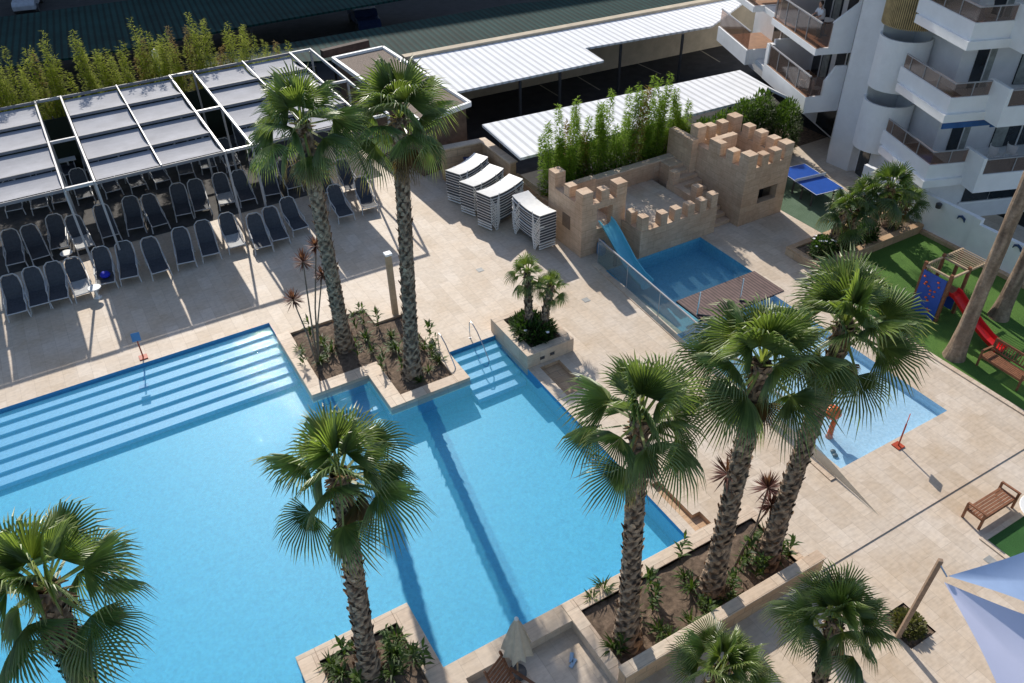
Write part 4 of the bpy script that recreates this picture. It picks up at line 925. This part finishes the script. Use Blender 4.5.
sail([at(948,576,2.8),at(1090,520,3.2),at(1100,640,3.0)],'blue shade sail, upper of the two at the right edge',SAILB,.16)
sail([at(944,582,2.7),at(1110,640,2.6),at(1120,800,1.6),at(1010,715,1.8)],'pale lilac shade sail in the lower right corner',SAILL,.07)
# ------------------------------------------------------------------ parasol, wooden chair in the sunken terrace
pb=Vector((5.2,9.2,-.3)); t=thing('closed_parasol','closed cream parasol standing at the near pool edge','parasol',pb)
MB().tube([pb,pb+Vector((0,0,2.25))],.022,8).build('pole',WOODL,t); MB().lathe(pb,[(.22,0),(.22,.05),(.05,.08)],16).build('base',DARK,t)
n=24; vs=[];fs=[]; prof=[(.31,.95),(.27,1.15),(.20,1.5),(.12,1.9),(.05,2.15),(.02,2.2)]
for (r,z) in prof:
    for k in range(n):
        a=2*math.pi*k/n; rr=r*(1+.28*math.cos(a*8)); vs.append((pb.x+rr*math.cos(a),pb.y+rr*math.sin(a),pb.z+z+(.06*math.cos(a*4) if z<1 else 0)))
for i in range(len(prof)-1):
    for k in range(n): fs.append((i*n+k,i*n+(k+1)%n,(i+1)*n+(k+1)%n,(i+1)*n+k))
MB().add(vs,fs).build('folded_canopy',CREAM,t,smooth=True); MB().lathe(pb+Vector((0,0,2.2)),[(.045,0),(.05,.04),(.02,.09)],12).build('finial',WHPL,t,smooth=True)
t=thing('wooden_deckchair','reddish wooden slatted deck chair under the closed parasol','deck chair',(4.95,8.3,-.3),R(25))
for k in range(7): 
    MB().box(-.28,.28,.0+.075*k,.06+.075*k,.38,.40).build('seat_slat',WOOD,t,world=False)
for k in range(8):
    y=.56+.05*k; z=.42+.085*k; MB().obox((0,y,z),(.56,.015,.07),Matrix.Rotation(R(-28),3,'X')).build('back_slat',WOOD,t,world=False)
for s in (-1,1):
    for (a,c) in (((s*.3,.02,0),(s*.3,.02,.6)),((s*.3,.55,0),(s*.3,.98,1.1))): MB().bar(a,c,.05,.05,up=(0,1,0)).build('leg',WOOD,t,world=False)
    MB().bar((s*.3,-.04,.62),(s*.3,.72,.64),.07,.03).build('armrest',WOOD,t,world=False)
o=MB().obox((0,0,0),(.26,.09,.02),Matrix.Rotation(.5,3,'Z')).obox((.05,.14,0),(.26,.09,.02),Matrix.Rotation(.9,3,'Z')).build('flip_flops',plain('pale_blue_rubber',(.30,.45,.62),.6)); o.location=at(573,663,-.28); tag(o,'pair of pale blue flip-flops on the sunken terrace floor','shoes')
# ------------------------------------------------------------------ carports and far roofs
def W2(x,y,z):
    v=Vector((x,y,z-CH)); return (512+FPX*v.dot(CR)/v.dot(F),341.5-FPX*v.dot(CU)/v.dot(F))
def roof_poly(name,pts,z,mat,label,group,edge=.12,posts=(),zb=ZP,rot=R(-4.5),parts=(),cat='carport'):
    pts=[at(px,py,z) for px,py in pts]; o=pts[0]; t=thing(name,label,cat,(o.x,o.y,zb),rot,group)
    Mi=Matrix.Rotation(-rot,3,'Z'); loc=[Mi@Vector((p.x-o.x,p.y-o.y,z-zb)) for p in pts]
    MB().prism([(p.x,p.y) for p in loc],z-zb-edge,z-zb).build('roof_sheet',mat,t,world=False)
    for (px,py) in posts:
        p=at(px,py,z-edge); l=Mi@Vector((p.x-o.x,p.y-o.y,0)); MB().box(l.x-.06,l.x+.06,l.y-.06,l.y+.06,0,z-zb-edge).build('post',DARK,t,world=False)
    return t
ZR=2.4
roof_poly('carport',[(482,124.5),(740,70),(768,86),(790,98),W2(31.5,28.6,ZR),W2(30.5,27.9,ZR),W2(16.75,28.35,ZR)],ZR,ROOFW,'near white corrugated carport roof behind the bamboo row','white carports',posts=[(500,123),(560,110),(620,98),(680,86),(735,74)])
roof_poly('carport',[(451,93),(604,60.5),(585,48),(712,26),(760,-10),(700,2),(600,20),(512,38),(410,57)],ZR,ROOFW,'far white corrugated carport roof with a stepped front edge','white carports',posts=[(520,80),(560,72),(621,44),(683,34)])
A_,B_=at(575,62,.0),at(760,34,.0)
pA,pB=at(440,68,1.0),at(745,8,1.0)
t=thing('retaining_wall','beige wall along the back of the far white carport','wall',(30,40,ZP))
c0=at(590,50,.7); c1=at(715,27,.7); dd=(c1-c0).normalized(); nn=Vector((-dd.y,dd.x,0))
q0=c0-dd*14; q1=c1+dd*14; off=nn*.6
MB().prism([tuple((q0+off)[:2]),tuple((q1+off)[:2]),tuple((q1+off+nn*.3)[:2]),tuple((q0+off+nn*.3)[:2])],ZP,ZR-.25).build('wall',BEIGEW,t)
m=MB()
for k in range(9):
    c=q0.lerp(q1,(k+.5)/9)+off-nn*.03; m.bar((c.x,c.y,ZP),(c.x,c.y,ZR-.3),.12,.06,up=(0,1,0))
m.build('pilaster',BEIGEW,t)
# coping between white and green roofs
t=thing('parapet_wall','pale concrete parapet between the white carport and the green roof','wall',(30,43,ZP)); 
g0=at(405,58,ZR+.1); g1=at(760,-8,ZR+.1); d=(g1-g0).normalized(); nn=Vector((-d.y,d.x,0)); 
MB().prism([tuple(g0[:2]),tuple(g1[:2]),tuple((g1+nn*.5)[:2]),tuple((g0+nn*.5)[:2])],ZP,ZR+.15).build('wall',BEIGEW,t)
roof_poly('green_roof_shed',[(205,66),(405,57),(512,35),(760,-12),(700,-14),(512,4),(300,41),(205,55)],ZR,ROOFG,'lower dark green corrugated shed roof right of the bamboo hedge','dark green shed roofs',posts=[(230,60),(330,38),(430,21),(520,6)],cat='shed',rot=R(-6))
roof_poly('green_roof_shed',[(-60,82),(0,68),(120,50),(256,24),(400,-1),(520,-20),(300,-30),(130,0),(0,17),(-60,28)],ZR,ROOFG,'upper left dark green corrugated shed roof behind the bamboo hedge','dark green shed roofs',posts=[(0,66),(120,49),(250,25)],cat='shed',rot=R(-6))
# gravel roofed plant room
z=2.9; t=thing('plant_room','flat gravel roofed building with white edge behind the right tall palm','building',tuple(at(368,90,0)))
pts=[at(333,59,z),at(383,48,z),at(470,104,z),at(420,122,z)]
MB().prism([tuple(p[:2]) for p in pts],z-.1,z-.02).build('roof',GRAVEL,t)
m=MB()
for i in (0,1,2,3): m.bar(pts[i],pts[(i+1)%4],.16,.22)
m.build('roof_edge',WHITE,t)
cc=sum(pts,Vector())/4; pin=[cc+(p-cc)*.94 for p in pts]; MB().prism([tuple(p[:2]) for p in pin],ZP,z-.12).build('wall',plain('shade_brown_wall',(.16,.11,.08),.85,var=.3),t)  # brown darkened to carry the shadow below the roof edge
# brown timber ridge piece beside it
A_=at(322,54,3.0); B_=at(368,43,3.0); tag(MB().bar(A_,B_,.35,.4).build('duct_box',plain('rust_metal',(.06,.035,.03),.8,var=.4),None,origin=tuple(A_)),'rusty brown duct box lying behind the gravel roof','duct')
t=thing('neighbour_building','tall plain building beyond the green roofs whose shadow covers them','building',(20,90,ZP),R(-6))
MB().box(-90,60,0,14,0,31.5).build('wall',WALLW,t,world=False)
for k in range(9):
    m=MB()
    for q in range(30): m.box(-88+5*q,-85.6+5*q,-.03,-.003,1.2+3.2*k,2.8+3.2*k)
    m.build('window',DKGL,t,world=False)['kind']='stuff'
# cars in the alley beyond
def car(p,rz,label,mat):
    t=thing('parked_car',label,'car',p,rz,'parked cars in the shaded alley')
    prof=[(-2.1,.35),(-2.15,.7),(-1.9,.95),(-1.2,1.0),(-.8,1.38),(.7,1.42),(1.35,1.0),(2.0,.85),(2.15,.6),(2.1,.35)]
    m=MB(); m.slab_y([q for q in prof if True],-.82,.82); m.build('body',mat,t,world=False,bevel=.06)
    m=MB(); m.slab_y([(-1.15,1.0),(-.82,1.3),(.68,1.34),(1.22,1.0)],-.83,.83); m.build('window',DKGL,t,world=False)
    for x in (-1.35,1.35):
        for y in (-.78,.78): m=MB(); m.tube([(x,y-.1,.32),(x,y+.1,.32)],.32,16); m.build('wheel',DARK,t,world=False)
p=at(365,26,ZP); car(tuple(p),R(80),'dark blue car parked in the dark alley between the green roofs',plain('car_blue',(.03,.05,.13),.25))
p=at(30,8,ZP); car(tuple(p),R(78),'pale car at the top left corner beyond the green roof',plain('car_grey',(.35,.37,.42),.25))
p=at(28,140,0)
o=MB().lathe((0,0,0),[(.06,0),(.06,4.2),(.16,4.3),(.16,4.7),(.05,4.8)],10).build('street_lamp',WHITE,smooth=False); pp=at(163,62,0); o.location=(5.4,46.2,-.6); tag(o,'white lamp head on a pole rising from the bamboo hedge','lamp')
# ------------------------------------------------------------------ apartment building
O=Vector((31.5,24,0)); BR=R(-21)
B=thing('apartment_building','white apartment block with stepped balconies, curved laundry balconies and smoked glass railings','building',O,BR)
def bb(name,mat,*boxes,**k):
    m=MB()
    for q_ in boxes: m.box(*q_)
    return m.build(name,mat,B,world=False,**k)
HT=15.
bb('wall',WALLW,(1.6,9,1.7,14,0,HT)); bb('wall',WALLW,(2.2,9,-4.1,1.698,0,HT)); bb('wall',WALLW,(1.3,9,-5.9,-4.102,0,2.1))
MB().prism([(.85,1.66),(.1,.35),(.62,-.75),(2.19,-.75),(2.19,1.66)],0,HT).build('column',WALLW,B,world=False)
for k in range(5):
    zb=2.04+2.8*k
    # left balconies
    lowb=(k==0); bz=zb+(.80 if lowb else .30); gz=zb+(1.76 if lowb else 1.42)
    bb('balcony_slab',WHITE,(-.80,1.6,1.80,6.6,zb,zb+.26)); bb('balcony_floor',TERRA,(-.78,1.6,1.82,6.58,zb+.26,zb+.27))
    m=MB(); m.box(-.95,-.80,1.66,6.6,zb-.02,bz); m.build('balcony_parapet',WHITE,B,world=False,bevel=.01)
    bb('parapet_cap',TERRA,(-.94,-.78,1.68,6.58,bz+.001,bz+.02))
    if lowb: poly=[(-.798,zb),(.84,zb),(.84,zb+2.2),(.30,zb+2.2),(-.15,zb+1.5),(-.15,bz),(-.798,bz)]
    else: poly=[(-.798,zb),(.84,zb),(.84,zb+2.35),(.70,zb+2.2),(-.30,zb+1.45),(-.32,bz),(-.798,bz)]
    MB().slab_y(poly,1.66,1.80).build('side_wall',WHITE,B,world=False)
    bb('railing_glass',GLASSB,(-.88,-.86,1.72,6.5,bz+.02,gz)); bb('railing_glass',GLASSB,(-.85,-.2,1.72,1.74,bz+.02,gz-.03))
    bb('handrail',STEEL,(-.91,-.83,1.69,6.52,gz,gz+.05)); 
    bb('end_pier',WHITE,(-.95,-.6,6.3,6.62,bz+.021,gz+.05)) if lowb else None
    bb('divider_wall',WALLW,(-.6,1.6,6.45,6.6,zb+.28,zb+2.0 if lowb else zb+2.78))
    # recess link slab
    bb('balcony_slab',WHITE,(-.5,1.6,6.602,8.58,zb,zb+.26))
    # second balcony further along
    bb('balcony_slab',WHITE,(-.95,1.6,8.6,12.9,zb,zb+.26)); m=MB(); m.box(-1.1,-.952,8.6,12.9,zb-.02,bz); m.box(-.95,1.5,8.6,8.74,zb+.262,bz-.004); m.build('balcony_parapet',WHITE,B,world=False,bevel=.01)
    bb('railing_glass',GLASSB,(-1.03,-1.01,8.65,12.85,bz+.003,gz)); bb('handrail',STEEL,(-1.06,-.98,8.62,12.88,gz,gz+.05)); bb('balcony_floor',TERRA,(-.94,1.6,8.75,12.88,zb+.262,zb+.272))
    for j in range(4): bb('railing_post',STEEL,(-.90,-.84,2.9+1.15*j,2.93+1.15*j,bz+.02,gz))
    for j in range(3): bb('railing_post',STEEL,(.60,.66,-5.3+1.0*j,-5.27+1.0*j,zb+.922,zb+1.44))
    bb('railing_post',STEEL,(1.4,1.43,-6.32,-6.26,zb+.922,zb+1.44)); bb('railing_post',STEEL,(3.6,3.64,-7.26,-7.2,zb+.802,zb+1.40)); bb('railing_post',STEEL,(5.0,5.04,-7.26,-7.2,zb+.802,zb+1.40))
    # doors of the left rooms
    for (b0,b1) in ((2.1,4.0),(4.5,6.2),(9.2,11.2)):
        bb('window',DKGL,(1.56,1.598,b0,b1,zb+.30,zb+2.35)); bb('curtain',CURT,(1.53,1.558,b0+.1,b0+.1+(b1-b0)*.35,zb+.32,zb+2.3))
        bb('window_frame',WHITE,(1.52,1.562,(b0+b1)/2-.03,(b0+b1)/2+.03,zb+.3,zb+2.35))
    # curved laundry balcony
    if k!=2:
        cx,cy,rr=1.32,-1.5,1.08; seg=28; m=MB(); pts=[]
        for j in range(seg+1):
            a=R(120+ (345-120)*j/seg); pts.append((math.cos(a),math.sin(a)))
        vs=[];fs=[]
        for (c_,s_) in pts: vs+=[(cx+c_*rr,cy+s_*rr,zb-.42),(cx+c_*rr,cy+s_*rr,zb+1.76),(cx+c_*(rr-.1),cy+s_*(rr-.1),zb+1.76),(cx+c_*(rr-.1),cy+s_*(rr-.1),zb-.42)]
        for j in range(seg):
            for q_ in range(4): fs.append((j*4+q_,j*4+(q_+1)%4,(j+1)*4+(q_+1)%4,(j+1)*4+q_))
        m.add(vs,fs).build('curved_parapet',plain('bright_white',(.90,.90,.90),.5,var=.04),B,world=False,smooth=False)
        m=MB(); m.lathe((cx,cy,zb-.35),[(rr-.1,0),(rr-.1,.2)],28); m.build('balcony_floor',CURT,B,world=False)
    # right balcony : lip, band, glass
    bb('balcony_slab',WHITE,(.42,2.2,-6.5,-3.0,zb-.02,zb+.30),(2.202,2.6,-6.5,-4.1,zb-.02,zb+.298))
    bb('balcony_parapet',WHITE,(.56,.70,-6.36,-2.75,zb+.302,zb+.92),(.702,2.3,-6.36,-6.22,zb+.302,zb+.92))
    bb('railing_glass',GLASSB,(.62,.64,-6.3,-2.85,zb+.922,zb+1.44),(.66,2.2,-6.3,-6.28,zb+.922,zb+1.44)); bb('handrail',STEEL,(.60,.67,-6.32,-2.85,zb+1.44,zb+1.48),(.671,2.2,-6.32,-6.26,zb+1.44,zb+1.48))
    bb('window',DKGL,(2.85,3.35,-4.14,-4.102,zb+.31,zb+2.5)); bb('curtain',CURT,(3.352,3.7,-4.13,-4.1,zb+.31,zb+2.5))
    bb('window',DKGL,(4.9,7.5,-4.14,-4.102,zb+.31,zb+2.5))
    bb('wall_lamp',CURT,(1.98,2.198,-3.2,-2.6,zb+2.0,zb+2.3)); bb('window_frame',WHPL,(3.34,3.38,-4.18,-4.142,zb+.31,zb+2.5)); bb('window_frame',WHPL,(6.1,6.16,-4.18,-4.142,zb+.31,zb+2.5)); bb('curtain',CURT,(4.92,5.5,-4.17,-4.142,zb+.33,zb+2.48))
    bb('balcony_floor',TERRA,(.71,2.19,-6.2,-3.1,zb+.302,zb+.31),(2.4,8.9,-7.14,-6.37,zb+.302,zb+.31))
    # loggia to the right
    bb('balcony_slab',WHITE,(2.30,9,-7.15,-6.362,zb+.02,zb+.3),(2.62,9,-6.36,-4.1,zb-.0,zb+.29)); bb('balcony_parapet',WHITE,(2.30,9,-7.3,-7.152,zb+.0,zb+.80)); bb('side_wall',WHITE,(2.15,2.298,-7.3,-6.1,zb-.0,zb+1.5))
    bb('railing_glass',GLASSB,(2.32,9,-7.24,-7.22,zb+.802,zb+1.40)); bb('handrail',STEEL,(2.32,9,-7.27,-7.19,zb+1.40,zb+1.45))
# ground floor windows and door
bb('window',DKGL,(2.95,4.15,-5.94,-5.902,.85,1.75)); bb('window',DKGL,(4.2,5.6,-5.94,-5.902,.85,1.75)); bb('window',DKGL,(1.26,1.298,-5.5,-4.6,.2,1.9))
bb('window_sill',WHITE,(2.85,5.7,-5.99,-5.905,.76,.84)); bb('window',DKGL,(.92,.96,-1.75,-.95,0,2.1)) 
bb('wall',WALLW,(.97,2.19,-5.89,-.76,0,1.95))
bb('window',DKGL,(1.57,1.598,2.0,4.6,.1,1.95))
bb('awning_valance',plain('blue_awning',(.03,.11,.30),.7),(.50,2.6,-6.45,-6.40,4.55,4.81),(2.602,8.9,-6.45,-6.40,4.45,4.74))
# slatted blind on the upper curved balcony
m=MB(); zb=2.04+5.6
for j in range(46):
    a=R(135+195*j/45); c_,s_=math.cos(a),math.sin(a); m.bar((1.32+c_*1.15,-1.5+s_*1.15,zb-.55),(1.32+c_*1.15,-1.5+s_*1.15,zb+2.6),.05,.02,up=(c_,s_,0))
m.build('slatted_blind',plain('reed',(.48,.35,.17),.8,var=.3),B,world=False)
vs=[];fs=[]
for j in range(25):
    a=R(135+195*j/24); vs+=[(1.32+math.cos(a)*1.11,-1.5+math.sin(a)*1.11,zb-.53),(1.32+math.cos(a)*1.11,-1.5+math.sin(a)*1.11,zb+2.6)]
for j in range(24): fs.append((2*j,2*j+2,2*j+3,2*j+1))
MB().add(vs,fs).build('blind_backing',plain('blind_dark',(.07,.06,.03),.8),B,world=False)
# balcony furniture and the person
def bw(a,b_,z): v=Matrix.Rotation(BR,3,'Z')@Vector((a,b_,0)); return Vector((O.x+v.x,O.y+v.y,z))
def patio_chair(p,rz,label,first=[None]):
    if first[0] is None:
        t=thing('patio_chair',label,'chair',p,rz,'white chairs on the balconies')
        MB().lathe((0,0,.42),[(.22,0),(.24,.03),(.22,.05)],14).build('seat',WHPL,t,world=False)
        m=MB(); n=12; vs=[];fs=[]
        for j in range(n+1):
            a=R(20+140*j/n); vs+=[(math.cos(a)*.25,math.sin(a)*.25,.5),(math.cos(a)*.28,math.sin(a)*.28,.86)]
        for j in range(n): fs.append((2*j,2*j+1,2*j+3,2*j+2))
        m.add(vs,fs).build('backrest',WHPL,t,world=False)
        for s in (-1,1):
            for u in (-1,1): MB().tube([(s*.17,u*.17,.42),(s*.21,u*.21,0)],.02,6).build('leg',WHPL,t,world=False)
        first[0]=t
    else: dup(first[0],p,rz,label)
patio_chair(bw(.2,2.9,2.31),.6,'white round-backed chair at the near end of the lower left balcony')
patio_chair(bw(.1,4.2,2.31),2.6,'white round-backed chair farther along the lower left balcony')
patio_chair(bw(4.0,-5.6,2.34),1.2,'left white round chair on the lower right loggia'); patio_chair(bw(4.8,-5.6,2.34),1.4,'right white round chair on the lower right loggia')
patio_chair(bw(2.0,-5.2,7.95),.2,'white round chair on the top right balcony')
tp=bw(.3,3.5,5.12); t=thing('balcony_table','small white table on the upper left balcony beside the person','table',tp)
MB().lathe(tp+Vector((0,0,.70)),[(.36,0),(.37,.02),(.36,.04)],20).build('tabletop',WHPL,t); MB().lathe(tp,[(.2,0),(.04,.04),(.035,.7)],12).build('leg',DARK,t)
pp=bw(4.6,-6.6,5.1); t=thing('closed_parasol','closed navy parasol leaning over the railing of the right balcony','parasol',pp); MB().tube([pp,pp+Vector((-.2,-.1,2.0))],.02,8).build('pole',STEEL,t)
MB().lathe(pp+Vector((-.12,-.1,.9)),[(.3,0),(.2,.3),(.16,.7),(.04,1.0)],12).build('folded_canopy',NAVY,t)
# person in white shirt, standing at the upper left balcony rail, leaning forward
def person(p,rz):
    t=thing('person','person in a white shirt and dark trousers leaning at the upper left balcony railing','person',p,rz)
    V=[(0,0,.95),(0,-.02,1.15),(0,-.08,1.38),(0,-.12,1.50),(.10,0,.90),(.11,.02,.50),(.11,.05,.08),(.11,-.10,.04),(-.10,0,.90),(-.11,.02,.50),(-.11,.05,.08),(-.11,-.10,.04),(.19,-.09,1.40),(.25,-.20,1.16),(.17,-.40,1.08),(-.19,-.09,1.40),(-.25,-.20,1.16),(-.17,-.40,1.08)]
    E_=[(0,1),(1,2),(2,3),(0,4),(4,5),(5,6),(6,7),(0,8),(8,9),(9,10),(10,11),(2,12),(12,13),(13,14),(2,15),(15,16),(16,17)]
    Rr=[.14,.135,.15,.06,.09,.065,.045,.035,.09,.065,.045,.035,.065,.045,.033,.065,.045,.033]
    me=bpy.data.meshes.new('body'); me.from_pydata(V,E_,[]); ob=bpy.data.objects.new('body',me); COL.objects.link(ob); ob.parent=t; me.materials.append(SKIN)
    md=ob.modifiers.new('s','SKIN'); sv=me.skin_vertices[0].data
    for i,r in enumerate(Rr): sv[i].radius=(r,r*.8 if i in(0,1,2) else r)
    sv[0].use_root=True; ss=ob.modifiers.new('u','SUBSURF'); ss.levels=2; ss.render_levels=2
    MB().lathe((0,-.15,1.50),[(.03,0),(.07,.02),(.095,.10),(.10,.16),(.08,.23),(.03,.26)],16).build('head',SKIN,t,smooth=True,world=False)
    MB().lathe((0,-.13,1.61),[(.10,0),(.108,.06),(.09,.14),(.03,.17)],16).build('hair',HAIR,t,smooth=True,world=False)
    MB().tube([(0,0,.92),(0,-.01,1.1),(0,-.07,1.34),(0,-.10,1.46)],[.155,.165,.175,.07],16).build('shirt',SHIRT,t,smooth=True,world=False)
    for s in (-1,1):
        MB().tube([(s*.15,-.08,1.40),(s*.22,-.12,1.32),(s*.25,-.19,1.2)],[.08,.075,.065],12).build('sleeve',SHIRT,t,smooth=True,world=False)
        MB().tube([(s*.09,0,.95),(s*.105,.02,.5),(s*.11,.05,.1)],[.105,.08,.065],12).build('trouser_leg',TROUS,t,smooth=True,world=False)
        for k in range(5):
            a=-.5+.25*k; L=[.06,.08,.085,.08,.065][k]; o=Vector((s*.17,-.41,1.075)); MB().tube([o,o+Vector((math.sin(a)*L*.6,-math.cos(a)*L*.6,.0)),o+Vector((math.sin(a)*L,-math.cos(a)*L,-.02))],[.012,.010,.008],6).build('finger',SKIN,t,smooth=True,world=False)
person(bw(-.25,3.0,5.11),BR-R(90))
# ------------------------------------------------------------------ garden wall
t=thing('garden_wall','white rendered garden wall with stepped base along the lawn','wall',(30.1,12,0)); m=MB()
m.box(30.05,30.25,15.45,21,0,1.64); m.box(29.96,30.2,15.2,15.45,0,1.66); m.box(29.95,30.15,0,15.2,0,1.45); m.build('wall',WHITE,t)
m=MB(); m.box(29.85,30.05,15.5,17.40,0,.16); m.box(29.7,29.95,0,15.5,0,.16); m.build('base_course',PWALL,t)
def wl(px,py,x):
    d=CR*((px-512)/FPX)-CU*((py-341.5)/FPX)+F; s_=x/d.x; return Vector((x,d.y*s_,CH+d.z*s_))
p=wl(940,205,30.0); o=MB().lathe((0,0,0),[(.05,-.12),(.11,-.1),(.12,.08),(.05,.12)],12).build('wall_lamp',DARK); o.location=p+Vector((-.08,0,0)); tag(o,'black lamp mounted on the white garden wall','lamp')
for i,(px,py,x) in enumerate(((961,219,30.0),(1017,248,29.92))):
    p=wl(px,py,x); m=MB(); m.tube([(0,-.17,-.08),(0,-.13,.05),(0,0,.11),(0,.12,.06),(0,.16,-.06)],[.02,.05,.055,.045,.015],8); o=m.build('wall_ornament',plain('ornament_blue',(.03,.06,.14),.5)); o.location=p; tag(o,['dark blue arched fish ornament left on the garden wall','dark blue arched fish ornament right of the leaning trunk on the wall'][i],'ornament')
for i,(px,py,lb) in enumerate(((991,560,'small grey skimmer lid set in the deck beside the blue sail'),(586,300,'small square drain cover in the deck below the two small palms'),(480,270,'small round-cornered drain cover in the open deck left of the sunbed stacks'))):
    p=at(px,py,0); p.z=-.026 if p.y<7.42 else .004; o=MB().box(-.13,.13,-.13,.13,0,.006).box(-.10,.10,-.10,.10,.0062,.009).build('drain_cover',plain('drain_grey',(.33,.33,.32),.5)); o.location=p; tag(o,lb,'drain cover')
# floor mats on the deck behind, tables in the deep shade under the pergola
def cafe(p,label,first=[None]):
    if first[0] is None:
        t=thing('cafe_table',label,'table',p,0,'white tables in the shade at the back of the pergola')
        MB().box(-.4,.4,-.4,.4,.70,.74).build('tabletop',WHPL,t,world=False); MB().lathe((0,0,0),[(.25,0),(.05,.05),(.04,.7)],10).build('leg',WHPL,t,world=False); first[0]=t
    else: dup(first[0],p,0,label)
for i,(px,py) in enumerate(((132,186),(163,179),(190,172),(212,166),(80,196))):
    p=at(px,py,0); cafe((p.x,p.y+3.0,0),'white square table in the shade behind the lounger rows, %s from the left'%ordn[[1,2,3,4,0][i]])
for s_ in [o for o in list(COL.objects) if o.parent is None and 'label' not in o and 'kind' not in o and o.type in('MESH','EMPTY')]: print('UNTAGGED',s_.name)
